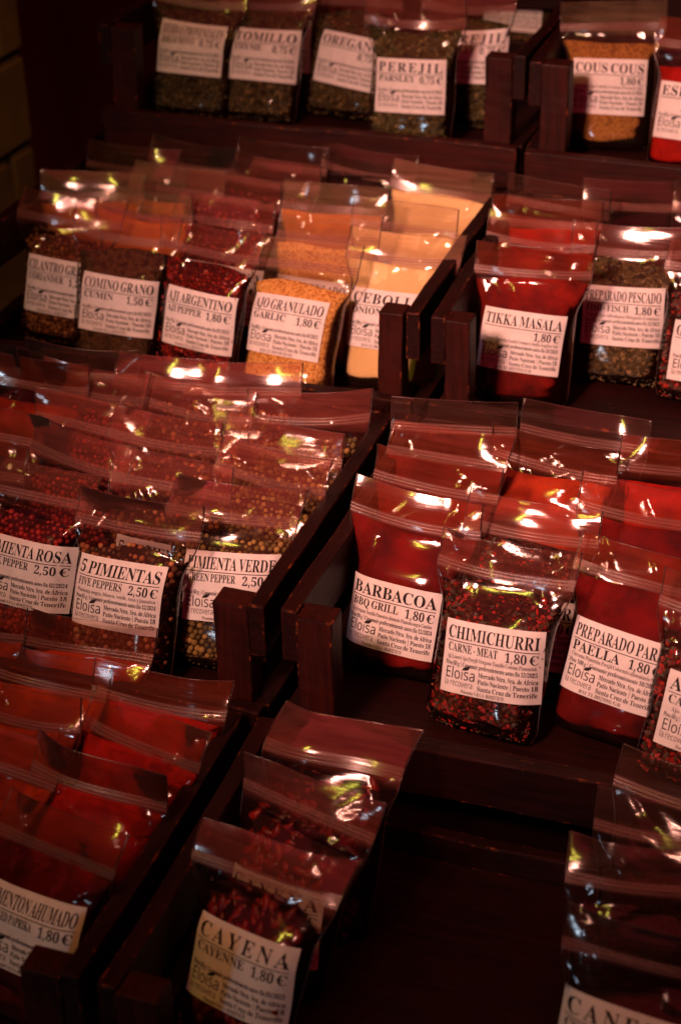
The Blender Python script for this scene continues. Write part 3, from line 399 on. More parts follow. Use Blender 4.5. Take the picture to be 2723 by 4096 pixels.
 'f': (47, (3,0,3,4,7,4,9,5,10,6,11,8,11,11,12,16,12,61,4,61,4,68,12,68,12,78,13,88,19,96,27,100,38,102,46,101,53,98,57,93,58,88,57,84,55,81,53,79,49,78,46,79,43,80,41,83,41,86,41,89,42,92,43,93,43,94,43,95,42,97,40,97,36,97,34,94,33,91,32,86,32,68,45,68,45,61,32,61,32,14,33,9,35,6,38,4,44,4,44,0), (15,17,16,15,18,17,14,35,15,35,18,15,35,34,18,34,19,18,14,36,35,33,19,34,14,37,36,13,37,14,32,19,33,13,38,37,31,19,32,31,20,19,30,20,31,29,20,30,13,39,38,28,20,29,12,39,13,28,21,20,27,21,28,12,40,39,27,22,21,26,22,27,26,23,22,25,23,26,25,24,23,11,40,12,9,11,10,9,40,11,9,41,40,9,42,41,8,42,9,7,43,8,43,42,8,7,44,43,6,44,7,6,45,44,5,45,6,5,46,45,4,46,5,3,46,4,3,47,46,2,47,3,2,48,47,1,48,2,0,48,1,0,49,48)),
 'g': (72, (32,-31,19,-30,10,-27,5,-22,3,-16,6,-10,15,-6,8,0,5,7,6,12,9,16,15,20,22,24,9,33,5,47,6,53,9,59,13,63,19,67,26,69,35,70,43,69,51,67,70,67,70,59,59,59,63,52,64,45,63,39,61,33,57,29,51,25,45,23,38,23,36,23,34,23,33,23,31,23,28,22,25,21,23,18,22,16,24,12,31,11,38,11,49,10,57,9,63,6,66,3,69,-2,69,-8,67,-18,60,-25,48,-29,35,27,39,28,42,32,43,38,44,46,43,55,42,61,39,64,35,65,30,64,27,61,26,55,25,46,26,38,27,32,30,28,35,-26,52,-23,58,-14,57,-11,55,-9,51,-8,45,-8,21,-8,17,-11,16,-16,17,-20,21,-23,27,-25), (19,21,20,18,21,19,18,22,21,17,22,18,17,62,22,62,23,22,62,24,23,17,63,62,61,24,62,17,64,63,60,24,61,16,64,17,16,65,64,59,25,60,25,24,60,59,26,25,15,65,16,15,66,65,58,26,59,14,66,15,58,27,26,13,66,14,13,67,66,57,27,58,57,28,27,57,29,28,13,68,67,56,29,57,56,30,29,12,68,13,12,69,68,55,30,56,55,31,30,12,54,69,54,31,55,12,31,54,12,32,31,11,38,12,38,37,12,37,32,12,37,36,32,36,33,32,35,33,36,34,33,35,11,39,38,11,40,39,10,40,11,10,41,40,9,41,10,9,42,41,9,43,42,8,43,9,8,44,43,8,45,44,8,46,45,8,47,46,7,47,8,7,48,47,7,49,48,6,49,7,6,50,49,5,77,6,77,76,6,76,50,6,5,78,77,75,50,76,74,50,75,74,51,50,73,51,74,4,78,5,72,51,73,4,79,78,71,51,72,4,80,79,3,80,4,71,52,51,3,81,80,2,81,3,2,82,81,70,52,71,70,53,52,2,70,82,2,53,70,1,53,2,1,0,53)),
 'h': (84, (4,0,4,4,8,4,10,6,11,8,12,12,12,88,11,92,10,94,8,96,4,97,4,100,32,100,32,59,42,67,53,70,68,64,73,46,73,12,73,8,74,6,76,4,80,4,80,0,44,0,44,4,45,4,50,6,52,12,52,48,51,53,50,57,48,59,45,60,38,58,32,52,32,12,33,8,34,6,36,4,40,4,40,0), (10,12,11,10,9,12,9,8,12,8,13,12,7,13,8,6,13,7,5,13,6,14,16,15,13,16,14,13,33,16,33,32,16,32,17,16,13,34,33,31,17,32,5,35,13,35,34,13,30,17,31,29,17,30,5,36,35,28,17,29,28,18,17,4,36,5,4,37,36,27,18,28,27,19,18,4,38,37,27,20,19,3,38,4,26,20,27,3,39,38,26,21,20,2,39,3,2,40,39,26,22,21,1,40,2,0,40,1,0,41,40,24,26,25,24,22,26,24,23,22)),
 'i': (44, (4,0,4,4,8,4,10,6,11,8,12,12,12,55,11,60,10,63,8,64,4,64,5,68,33,68,33,12,33,8,34,6,36,4,40,4,40,0,22,79,18,80,14,83,12,86,11,91,12,95,14,99,18,101,22,102,26,101,30,99,32,95,33,91,32,86,30,83,26,80), (26,28,27,25,28,26,25,29,28,24,29,25,24,30,29,23,30,24,23,31,30,22,31,23,22,32,31,21,32,22,21,33,32,20,33,21,20,34,33,19,34,20,10,12,11,10,9,12,9,8,12,8,13,12,7,13,8,6,13,7,5,13,6,4,13,5,4,14,13,4,15,14,3,15,4,3,16,15,2,16,3,2,17,16,1,17,2,0,17,1,0,18,17)),
 'j': (46, (8,-31,2,-30,-2,-29,-6,-26,-10,-23,-12,-19,-12,-15,-12,-12,-10,-9,-7,-7,-3,-6,0,-7,3,-9,5,-11,6,-14,5,-17,4,-19,3,-21,2,-23,3,-25,7,-26,11,-25,13,-22,14,-17,14,-12,14,55,14,60,12,62,10,64,5,65,5,68,35,68,35,-5,33,-16,28,-24,19,-29,23,80,19,81,15,83,13,87,12,91,13,95,15,99,19,101,23,102,28,101,31,99,34,95,35,91,34,87,31,83,28,81), (43,45,44,42,45,43,42,46,45,41,46,42,41,47,46,40,47,41,40,48,47,39,48,40,39,49,48,39,50,49,38,50,39,38,51,50,37,51,38,37,36,51,29,31,30,29,28,31,28,27,31,27,26,31,26,32,31,25,32,26,24,32,25,24,33,32,9,11,10,9,12,11,8,12,9,8,13,12,7,13,8,7,14,13,6,14,7,23,33,24,6,15,14,5,15,6,23,34,33,5,16,15,22,34,23,5,17,16,4,17,5,4,18,17,21,34,22,4,19,18,3,19,4,21,35,34,20,35,21,3,20,19,3,35,20,2,35,3,1,35,2,1,0,35)),
 'k': (79, (4,0,4,4,8,4,10,6,11,8,12,12,12,87,11,92,10,94,8,96,4,96,5,100,32,100,32,37,50,54,53,58,54,61,52,64,46,64,45,64,45,68,76,68,76,64,68,62,60,57,49,46,76,8,79,5,83,4,83,0,46,0,46,4,48,4,51,4,53,7,52,9,51,11,36,32,32,29,32,12,33,8,34,6,36,4,40,4,40,0), (10,12,11,10,9,12,9,8,12,8,13,12,7,13,8,6,13,7,5,13,6,19,21,20,19,22,21,18,22,19,17,22,18,17,23,22,16,23,17,16,24,23,15,24,16,14,24,15,14,25,24,13,25,14,13,26,25,5,37,13,37,26,13,5,38,37,36,26,37,5,39,38,4,39,5,4,40,39,35,26,36,34,26,35,4,41,40,3,41,4,34,27,26,33,27,34,3,42,41,2,42,3,33,28,27,32,28,33,2,43,42,1,43,2,0,43,1,0,44,43,30,32,31,30,28,32,30,29,28)),
 'l': (44, (4,0,4,4,8,4,10,6,11,8,12,12,12,87,11,91,10,94,8,96,4,96,4,100,33,100,33,12,33,8,34,6,36,4,40,4,40,0), (10,12,11,10,9,12,9,8,12,8,7,12,7,13,12,6,13,7,5,13,6,4,13,5,4,14,13,4,15,14,3,15,4,3,16,15,2,16,3,2,17,16,1,17,2,0,17,1,0,18,17)),
 'm': (122, (4,0,4,4,8,4,10,6,11,8,12,12,12,56,11,60,10,62,8,64,4,65,4,68,32,68,32,58,41,67,52,70,64,67,70,57,80,67,92,70,106,64,111,46,111,12,111,8,112,6,114,4,118,4,118,0,83,0,83,4,86,4,88,6,90,8,90,12,90,48,90,53,89,57,87,59,83,60,77,58,71,52,71,12,72,8,73,6,75,4,78,4,78,0,44,0,44,4,47,4,49,6,51,8,51,12,51,48,51,53,50,57,47,59,44,60,37,58,32,52,32,12,32,8,33,6,36,4,39,4,39,0), (14,16,15,18,20,19,10,12,11,10,9,12,9,13,12,13,16,14,13,57,16,57,17,16,17,20,18,17,38,20,38,37,20,37,21,20,8,13,9,7,13,8,13,58,57,56,17,57,17,39,38,6,13,7,36,21,37,55,17,56,6,58,13,17,40,39,6,59,58,55,40,17,35,21,36,54,40,55,5,59,6,34,21,35,53,40,54,53,41,40,5,60,59,52,41,53,33,21,34,33,22,21,4,60,5,4,61,60,51,41,52,51,42,41,32,22,33,32,23,22,4,62,61,50,42,51,50,43,42,31,23,32,31,24,23,3,62,4,3,63,62,49,43,50,49,44,43,30,24,31,30,25,24,2,63,3,2,64,63,48,44,49,48,45,44,29,25,30,29,26,25,1,64,2,0,64,1,0,65,64,47,45,48,47,46,45,28,26,29,28,27,26)),
 'n': (84, (4,0,4,4,8,4,10,6,11,8,12,12,12,56,11,60,10,62,8,64,4,65,4,68,32,68,32,59,42,67,53,70,68,64,73,46,73,12,73,8,74,6,76,4,80,4,80,0,44,0,44,4,45,4,50,6,52,12,52,48,51,53,50,57,48,59,45,60,38,58,32,52,32,12,33,8,34,6,36,4,40,4,40,0), (14,16,15,10,12,11,10,9,12,9,13,12,13,16,14,13,33,16,33,32,16,32,17,16,8,13,9,7,13,8,13,34,33,6,13,7,31,17,32,6,34,13,6,35,34,30,17,31,5,35,6,29,17,30,5,36,35,28,17,29,28,18,17,4,36,5,4,37,36,27,18,28,27,19,18,4,38,37,27,20,19,3,38,4,26,20,27,3,39,38,26,21,20,2,39,3,2,40,39,26,22,21,1,40,2,0,40,1,0,41,40,24,26,25,24,22,26,24,23,22)),
 'o': (74, (37,-2,28,-1,20,3,13,8,8,15,5,24,4,34,5,44,8,52,13,60,20,65,28,69,37,70,46,69,54,65,60,60,65,53,69,44,70,34,69,24,65,15,60,8,54,2,46,-1,37,3,42,4,46,9,47,12,48,18,48,25,48,34,48,50,46,59,42,64,37,66,32,64,28,59,26,50,26,34,26,25,26,18,27,12,28,9,32,4), (11,13,12,11,14,13,10,34,11,34,14,11,10,35,34,33,14,34,33,15,14,9,35,10,9,36,35,32,15,33,32,16,15,8,36,9,8,37,36,31,16,32,31,17,16,7,37,8,30,17,31,7,38,37,30,18,17,6,38,7,6,39,38,5,39,6,29,18,30,29,19,18,5,40,39,28,19,29,4,40,5,28,20,19,4,41,40,27,20,28,3,41,4,27,21,20,3,42,41,26,21,27,3,43,42,25,21,26,2,43,3,25,22,21,2,24,43,24,22,25,1,24,2,1,22,24,1,23,22,0,23,1)),
 'p': (82, (4,-31,4,-27,7,-27,9,-26,10,-24,11,-22,11,-19,12,-14,12,53,11,59,10,62,8,64,4,65,4,68,31,68,31,58,40,67,51,70,58,69,64,65,70,60,74,53,76,45,77,35,76,25,73,16,69,8,64,3,57,-1,50,-2,40,0,32,7,32,-13,33,-18,33,-22,35,-24,37,-26,40,-27,43,-27,43,-31,43,6,49,8,53,13,55,22,55,34,55,46,53,54,49,59,44,61,37,59,32,52,32,15,37,8), (16,18,17,16,19,18,12,14,13,12,11,14,11,15,14,15,48,16,48,19,16,48,20,19,10,15,11,9,15,10,15,49,48,47,20,48,47,21,20,46,21,47,8,15,9,15,50,49,8,50,15,45,21,46,7,50,8,45,22,21,7,51,50,44,22,45,44,23,22,44,24,23,43,24,44,43,25,24,42,25,43,42,26,25,7,31,51,31,52,51,41,26,42,31,40,52,41,27,26,40,27,41,7,32,31,30,40,31,30,27,40,30,28,27,29,28,30,7,33,32,6,33,7,6,34,33,5,34,6,5,35,34,4,35,5,3,35,4,3,36,35,2,36,3,2,37,36,2,38,37,1,38,2,1,39,38,0,39,1)),
 'q': (80, (38,-31,38,-27,44,-26,47,-25,49,-22,49,-18,49,6,41,0,31,-2,24,-1,17,2,12,7,8,14,5,22,4,32,5,42,9,51,14,59,20,65,28,69,37,70,47,68,56,62,68,70,70,70,70,-18,71,-22,72,-25,74,-26,78,-27,78,-31,39,6,43,7,46,9,48,11,49,15,49,53,47,62,39,65,33,63,29,57,26,48,26,34,26,22,29,13,33,8), (22,24,23,22,25,24,19,21,20,18,21,19,18,38,21,38,22,21,17,38,18,17,39,38,37,22,38,17,40,39,36,22,37,36,25,22,16,40,17,16,41,40,35,25,36,15,41,16,15,42,41,14,42,15,14,43,42,13,43,14,12,43,13,12,44,43,34,25,35,11,44,12,11,45,44,33,6,34,6,25,34,32,6,33,11,31,45,10,31,11,31,6,32,10,6,31,10,7,6,5,25,6,9,7,10,9,8,7,4,25,5,4,26,25,4,27,26,3,27,4,3,28,27,2,28,3,1,28,2,1,29,28,0,29,1,0,30,29)),
 'r': (63, (4,0,4,4,8,4,10,6,11,8,12,12,12,55,11,60,10,63,8,64,4,64,5,68,32,68,32,55,36,62,41,66,46,69,51,70,57,69,60,67,63,63,64,58,63,55,61,51,58,49,54,49,51,49,49,51,47,53,45,55,44,57,41,57,38,56,36,53,33,48,33,42,33,12,33,8,35,6,38,4,43,4,43,0), (16,18,17,16,19,18,15,19,16,10,12,11,10,9,12,9,13,12,15,20,19,14,20,15,8,13,9,14,21,20,7,13,8,13,31,14,31,21,14,6,13,7,31,22,21,13,32,31,30,22,31,29,22,30,13,33,32,5,13,6,5,33,13,28,22,29,28,23,22,5,34,33,27,23,28,27,24,23,26,24,27,26,25,24,5,35,34,5,36,35,4,36,5,4,37,36,3,37,4,3,38,37,2,38,3,2,39,38,1,39,2,1,40,39,0,40,1,0,41,40)),
 's': (63, (33,-2,27,-1,19,1,18,2,16,2,13,1,11,-2,8,-2,8,23,12,23,15,15,19,9,25,5,31,3,36,4,39,6,41,9,42,13,40,18,34,23,23,28,17,33,12,37,9,42,8,48,10,57,14,64,21,69,31,70,34,70,36,69,40,69,44,68,44,67,45,67,46,67,47,67,49,68,51,70,54,70,54,49,50,49,47,56,43,61,38,64,33,65,29,64,26,63,24,60,23,57,24,54,25,51,28,49,32,46,42,42,49,38,53,33,56,28,56,21,55,11,50,4,43,-1), (27,29,28,37,39,38,37,40,39,27,30,29,27,31,30,27,32,31,26,32,27,36,40,37,26,33,32,26,34,33,26,35,34,26,36,35,26,45,36,45,44,36,44,43,36,43,40,36,26,46,45,26,47,46,25,47,26,25,48,47,42,40,43,25,49,48,25,50,49,24,50,25,41,40,42,24,51,50,24,52,51,24,53,52,23,53,24,23,54,53,22,54,23,22,55,54,22,56,55,21,56,22,21,57,56,20,57,21,19,57,20,19,58,57,7,9,8,7,10,9,18,58,19,18,59,58,17,59,18,7,11,10,16,59,17,16,60,59,15,60,16,7,5,11,5,4,11,4,12,11,14,60,15,4,13,12,14,61,60,13,61,14,4,3,13,3,61,13,2,61,3,1,61,2,7,6,5,1,0,61)),
 't': (50, (27,-2,20,-1,14,2,12,8,11,16,11,61,4,61,4,66,13,74,19,81,25,87,28,93,32,93,32,68,46,68,46,61,32,61,32,18,32,14,33,11,34,9,37,9,42,11,45,16,49,14,40,2), (10,12,11,10,13,12,9,13,10,8,13,9,7,13,8,7,14,13,7,15,14,6,15,7,5,15,6,4,16,5,16,15,5,4,17,16,4,18,17,22,24,23,3,18,4,22,25,24,3,19,18,3,20,19,21,25,22,3,21,20,3,25,21,2,25,3,1,25,2,1,0,25)),
 'u': (82, (29,-2,20,-1,14,4,11,11,10,21,10,54,10,59,9,62,6,64,3,65,3,68,31,68,31,16,32,13,33,10,36,8,39,8,45,9,50,14,50,54,50,59,49,62,46,64,42,65,42,68,71,68,71,15,71,11,73,9,75,7,79,6,79,3,66,2,50,-2,50,9,46,4,41,1,35,-1), (9,11,10,9,8,11,8,7,11,7,12,11,23,25,24,23,22,25,22,21,25,21,26,25,20,26,21,6,12,7,19,26,20,5,12,6,4,12,5,18,26,19,3,12,4,3,13,12,18,27,26,17,27,18,3,14,13,17,28,27,2,14,3,2,15,14,16,34,17,34,28,17,16,35,34,33,28,34,33,29,28,2,16,15,2,35,16,33,30,29,33,32,30,32,31,30,2,36,35,1,36,2,1,37,36,0,37,1)),
 'v': (67, (31,-2,8,54,7,59,5,62,3,64,-1,64,-1,68,36,68,36,65,34,65,30,64,28,61,28,60,29,59,41,27,52,55,53,58,53,60,51,63,45,65,45,68,67,68,67,65,63,63,61,61,59,58,57,53,35,-2), (5,7,6,5,9,7,9,8,7,19,21,20,19,22,21,19,23,22,5,10,9,18,23,19,4,10,5,3,10,4,3,11,10,18,24,23,17,24,18,2,11,3,17,25,24,2,12,11,2,13,12,16,25,17,2,14,13,1,14,2,15,25,16,15,26,25,14,26,15,0,14,1,14,27,26,0,27,14)),
 'w': (95, (27,-2,4,58,3,61,1,62,0,64,-2,64,-2,68,30,68,30,64,28,64,26,63,25,62,25,61,25,60,25,58,26,57,26,55,37,28,46,52,44,58,43,61,42,63,40,64,37,65,37,68,71,68,71,64,66,63,65,61,65,60,65,59,65,58,74,31,84,56,85,59,85,60,85,62,83,63,81,64,78,65,78,68,98,68,98,65,95,64,93,62,92,60,90,57,67,-2,63,-2,49,43,31,-2), (5,7,6,5,8,7,23,25,24,23,26,25,39,41,40,39,42,41,22,26,23,38,42,39,38,43,42,4,8,5,4,9,8,22,27,26,21,27,22,37,43,38,4,10,9,37,44,43,3,10,4,3,11,10,36,44,37,20,27,21,20,28,27,2,11,3,36,45,44,2,12,11,35,45,36,19,28,20,2,13,12,19,29,28,1,13,2,34,45,35,19,30,29,34,46,45,1,14,13,19,31,30,33,46,34,18,31,19,1,15,14,0,15,1,18,32,31,0,16,15,33,47,46,32,47,33,0,17,16,17,49,18,49,32,18,17,50,49,48,32,49,48,47,32,0,50,17)),
 'x': (70, (1,0,1,3,7,6,14,12,27,30,9,58,5,63,1,64,1,68,37,68,37,65,32,64,31,62,31,60,33,57,40,45,49,56,51,59,51,61,51,63,50,64,48,64,44,65,44,68,68,68,68,65,62,62,56,56,44,40,64,8,65,6,67,5,68,4,70,3,70,0,34,0,34,4,37,4,39,4,40,5,41,7,40,9,38,13,30,25,21,13,19,10,19,8,20,4,25,3,26,3,26,0), (7,9,8,7,10,9,22,24,23,22,25,24,22,21,25,21,26,25,7,11,10,6,11,7,20,26,21,6,12,11,19,26,20,18,26,19,5,12,6,18,27,26,5,13,12,17,27,18,5,14,13,16,27,17,4,14,5,4,15,14,15,27,16,15,28,27,4,28,15,4,29,28,3,43,4,43,29,4,3,44,43,42,29,43,3,45,44,41,29,42,2,45,3,2,46,45,40,29,41,40,30,29,2,47,46,39,30,40,1,47,2,39,31,30,38,31,39,38,32,31,1,48,47,37,32,38,37,33,32,36,33,37,35,33,36,35,34,33,0,48,1,0,49,48,0,50,49)),
 'y': (66, (12,-31,6,-30,2,-27,-1,-23,-1,-18,-1,-15,1,-12,4,-9,8,-9,11,-9,14,-11,16,-13,16,-17,16,-18,16,-19,17,-21,19,-22,22,-20,25,-16,27,-13,28,-10,30,-6,31,-1,8,55,7,58,5,60,4,62,3,63,2,64,-1,64,-1,68,36,68,36,64,32,64,30,64,29,62,28,60,28,59,29,57,29,56,41,26,51,53,51,55,52,57,52,59,52,60,52,62,50,64,48,64,45,64,45,68,66,68,66,64,63,64,61,62,59,58,57,53,36,-5,32,-14,28,-21,25,-26,21,-29,17,-30), (29,31,30,29,32,31,49,51,50,49,52,51,28,32,29,28,33,32,48,52,49,48,53,52,47,53,48,28,34,33,27,34,28,47,54,53,27,35,34,46,54,47,26,35,27,26,36,35,45,54,46,25,36,26,45,55,54,24,36,25,44,55,45,24,37,36,43,55,44,24,38,37,43,56,55,23,38,24,23,39,38,42,56,43,23,40,39,41,56,42,22,40,23,41,57,56,40,57,41,22,57,40,21,57,22,21,58,57,20,58,21,7,9,8,7,10,9,6,10,7,19,58,20,6,11,10,5,11,6,18,58,19,5,12,11,18,59,58,4,12,5,17,59,18,4,13,12,3,13,4,3,14,13,3,15,14,16,59,17,16,60,59,3,16,15,3,60,16,2,60,3,2,61,60,1,61,2,1,62,61,0,62,1)),
 'z': (64, (3,0,3,3,37,63,28,63,21,62,16,60,12,55,10,47,6,47,7,68,60,68,60,64,28,5,33,5,42,6,49,10,53,15,57,24,61,24,59,0), (8,5,9,5,4,9,4,10,9,4,3,10,3,11,10,3,2,11,2,12,11,1,12,2,8,6,5,8,7,6,16,18,17,16,19,18,15,19,16,14,19,15,13,19,14,1,13,12,1,19,13,0,19,1)),
 '0': (82, (41,-1,29,0,20,5,13,13,8,24,6,38,5,53,6,68,8,81,13,92,20,100,29,105,41,107,53,105,62,100,69,92,74,81,77,68,77,53,77,37,74,24,69,13,62,5,53,0,41,8,48,11,52,20,54,34,55,53,54,72,52,86,48,94,41,97,35,94,31,86,29,72,28,53,29,34,31,20,35,11), (11,13,12,10,13,11,10,14,13,9,32,10,32,14,10,32,15,14,9,33,32,31,15,32,9,34,33,30,15,31,8,34,9,30,16,15,8,35,34,29,16,30,7,35,8,29,17,16,7,36,35,28,17,29,6,36,7,28,18,17,5,36,6,5,37,36,27,18,28,27,19,18,4,37,5,27,20,19,4,38,37,26,20,27,3,38,4,26,21,20,3,39,38,25,21,26,2,39,3,25,22,21,2,24,39,24,22,25,2,22,24,1,22,2,1,23,22,0,23,1)),
 '1': (82, (14,0,14,8,26,8,30,8,32,10,33,13,34,17,34,91,28,85,24,80,19,77,15,76,11,77,9,79,7,82,6,87,11,88,16,90,22,94,29,98,39,106,56,106,56,17,56,13,57,10,59,8,63,8,75,8,75,0), (19,21,20,19,7,21,7,22,21,18,7,19,17,7,18,17,8,7,6,22,7,16,8,17,15,8,16,14,8,15,14,9,8,13,9,14,13,10,9,12,10,13,12,11,10,5,22,6,5,23,22,5,24,23,4,24,5,4,25,24,3,25,4,3,26,25,2,26,3,0,2,1,0,26,2,0,27,26,0,28,27)),
 '2': (82, (5,0,5,15,27,37,35,46,41,54,45,61,48,67,49,74,50,82,49,89,47,94,43,97,38,98,32,96,28,91,25,83,25,72,17,73,11,76,7,80,6,87,7,92,9,97,14,101,20,104,28,106,38,107,53,105,63,100,70,92,72,82,72,77,70,72,68,67,64,62,59,55,52,48,44,40,34,30,19,16,54,16,58,17,61,19,64,22,66,26,67,31,76,31,75,0), (25,27,26,24,27,25,24,28,27,23,28,24,22,28,23,22,12,28,12,29,28,22,13,12,11,29,12,10,29,11,21,13,22,21,14,13,9,29,10,9,30,29,20,14,21,20,15,14,8,30,9,19,15,20,19,16,15,8,31,30,7,31,8,18,16,19,7,32,31,17,16,18,6,32,7,6,33,32,5,33,6,5,34,33,5,35,34,4,35,5,4,36,35,3,36,4,3,37,36,2,37,3,2,38,37,1,38,2,44,46,45,44,47,46,1,39,38,43,47,44,42,47,43,41,47,42,40,47,41,1,40,39,1,47,40,0,47,1)),
 '3': (82, (36,-1,26,-1,18,1,12,4,7,8,5,12,4,16,5,21,8,25,12,27,17,28,18,19,22,14,27,10,35,9,39,9,44,11,48,13,50,17,52,23,53,31,51,38,47,44,40,48,30,50,21,50,21,59,31,59,39,60,45,65,48,72,49,81,49,88,46,93,42,97,37,98,33,97,29,94,27,91,25,86,25,81,24,75,16,76,10,78,7,82,5,88,7,95,14,101,24,105,38,107,52,105,63,101,70,93,72,83,70,74,65,66,58,60,49,56,55,55,61,52,67,49,72,44,75,38,76,30,75,22,72,15,68,10,63,5,57,2,51,0,43,-1), (48,50,49,47,50,48,47,51,50,46,51,47,46,35,51,35,52,51,46,36,35,34,52,35,46,37,36,33,52,34,45,37,46,45,38,37,32,52,33,32,53,52,45,39,38,44,39,45,31,53,32,44,40,39,31,54,53,43,40,44,30,54,31,43,41,40,42,41,43,30,55,54,29,55,30,29,56,55,28,56,29,27,56,28,27,57,56,25,27,26,25,57,27,25,58,57,25,59,58,25,24,59,24,60,59,23,60,24,23,61,60,22,61,23,21,61,22,21,62,61,20,62,21,20,63,62,19,63,20,19,64,63,9,11,10,8,11,9,7,11,8,18,64,19,18,65,64,6,11,7,6,12,11,17,65,18,5,12,6,17,66,65,5,13,12,16,66,17,4,13,5,15,66,16,4,14,13,15,67,66,14,67,15,4,67,14,3,67,4,3,68,67,2,68,3,2,69,68,1,69,2,1,70,69,0,70,1)),
 '4': (82, (27,0,27,8,31,8,35,8,39,10,42,13,43,18,43,27,2,27,2,36,44,105,64,105,64,37,80,37,80,27,64,27,64,18,65,13,68,10,72,8,76,8,78,8,78,0,12,37,43,37,43,63,43,70,43,77,43,84,44,91,43,89,42,87,40,84,38,80,36,77,35,74,33,72,32,70), (9,29,10,29,11,10,29,12,11,9,30,29,28,12,29,9,31,30,9,32,31,27,12,28,9,33,32,9,34,33,9,35,34,26,12,27,9,36,35,9,37,36,9,23,37,25,12,26,24,12,25,9,24,23,9,12,24,9,13,12,9,14,13,8,14,9,7,14,8,6,15,7,15,14,7,6,16,15,5,16,6,5,17,16,4,17,5,4,18,17,3,18,4,3,19,18,2,19,3,2,20,19,0,2,1,0,20,2,0,21,20,0,22,21)),
 '5': (82, (36,-1,26,-1,18,1,13,4,9,8,7,12,6,16,7,21,9,24,13,26,18,27,18,22,19,18,21,15,24,12,29,10,34,9,39,9,43,11,47,14,50,18,51,24,52,32,51,42,47,49,41,53,32,54,27,54,23,53,19,53,16,52,9,54,14,105,69,105,70,78,62,78,60,83,60,86,59,88,57,89,54,89,23,89,21,62,24,63,28,63,32,64,37,64,52,62,64,56,72,46,75,32,74,24,71,16,67,11,62,6,56,3,50,0,43,-1), (31,41,32,41,33,32,41,40,33,40,39,33,39,38,33,38,34,33,31,42,41,37,34,38,36,34,37,35,34,36,45,47,46,44,47,45,43,47,44,42,47,43,42,48,47,31,48,42,31,26,48,26,25,48,25,49,48,30,29,31,29,28,31,28,27,31,27,26,31,24,49,25,23,49,24,23,50,49,22,50,23,21,50,22,21,51,50,9,11,10,8,11,9,20,51,21,7,11,8,20,52,51,7,12,11,6,12,7,6,13,12,19,52,20,5,13,6,19,53,52,5,14,13,18,53,19,4,14,5,4,15,14,17,53,18,17,54,53,4,16,15,16,54,17,4,54,16,3,54,4,3,55,54,2,55,3,2,56,55,1,56,2,1,57,56,0,57,1)),
 '6': (82, (43,-1,33,0,24,4,17,11,11,20,8,33,7,49,7,60,9,71,12,81,17,90,23,97,30,102,39,106,49,107,57,106,64,104,69,102,72,99,74,95,75,91,74,86,71,83,65,80,57,79,57,83,56,88,55,92,53,95,51,97,47,98,40,96,33,88,29,76,27,59,31,61,35,63,41,64,48,65,60,63,69,57,75,47,77,34,75,20,69,8,58,1,44,8,49,10,53,14,55,22,56,33,55,43,52,50,48,54,42,56,38,55,34,53,30,51,27,49,29,30,32,18,37,11), (13,15,14,13,16,15,12,16,13,12,17,16,11,17,12,11,30,17,30,18,17,30,19,18,11,31,30,29,19,30,28,19,29,10,31,11,10,32,31,27,19,28,27,20,19,26,20,27,26,21,20,9,32,10,9,33,32,25,21,26,25,22,21,24,22,25,24,23,22,8,33,9,8,34,33,7,34,8,37,39,38,36,39,37,35,39,36,35,40,39,34,40,35,6,34,7,6,55,34,55,54,34,54,40,34,54,53,40,53,41,40,6,56,55,52,41,53,6,57,56,6,58,57,51,41,52,5,58,6,5,59,58,51,42,41,50,42,51,50,43,42,4,59,5,49,43,50,4,60,59,48,43,49,3,60,4,48,44,43,3,61,60,47,44,48,2,61,3,2,46,61,46,44,47,46,45,44,2,45,46,1,45,2,1,0,45)),
 '7': (82, (24,0,64,89,25,89,19,87,16,82,15,74,6,74,7,105,78,105,78,98,37,0), (6,3,7,3,2,7,2,8,7,2,9,8,2,1,9,1,10,9,0,10,1,6,4,3,6,5,4)),
 '8': (82, (40,-1,29,-1,20,2,13,7,8,13,5,19,4,27,6,36,10,42,17,48,26,53,18,59,13,65,9,72,8,80,9,87,11,93,15,99,22,103,31,106,42,107,56,105,66,99,71,91,73,81,72,73,68,67,62,62,54,57,65,51,72,44,77,36,78,28,76,16,68,6,56,0,45,62,49,66,52,70,54,75,55,81,54,85,53,89,51,93,49,96,45,98,41,98,36,97,32,94,29,88,29,82,30,75,33,70,38,66,41,7,48,8,53,12,56,18,58,25,56,32,52,37,46,42,36,47,31,44,28,39,25,33,24,26,25,18,29,12,34,8), (19,21,20,18,21,19,18,22,21,17,22,18,17,46,22,46,45,22,45,23,22,16,46,17,16,47,46,44,23,45,16,48,47,43,23,44,16,49,48,15,49,16,42,23,43,42,24,23,41,24,42,15,50,49,14,50,15,40,24,41,14,51,50,39,24,40,39,25,24,13,51,14,13,52,51,38,25,39,38,26,25,12,52,13,12,53,52,37,26,38,37,27,26,12,36,53,36,27,37,11,36,12,11,27,36,11,28,27,10,28,11,10,29,28,9,29,10,9,62,29,62,30,29,8,62,9,8,63,62,61,30,62,61,31,30,8,64,63,7,64,8,60,31,61,7,65,64,59,31,60,59,32,31,6,65,7,6,66,65,58,32,59,58,33,32,5,66,6,5,67,66,57,33,58,4,67,5,4,68,67,56,33,57,56,34,33,3,68,4,3,69,68,55,34,56,3,54,69,54,34,55,3,34,54,2,34,3,2,35,34,1,35,2,1,0,35)),
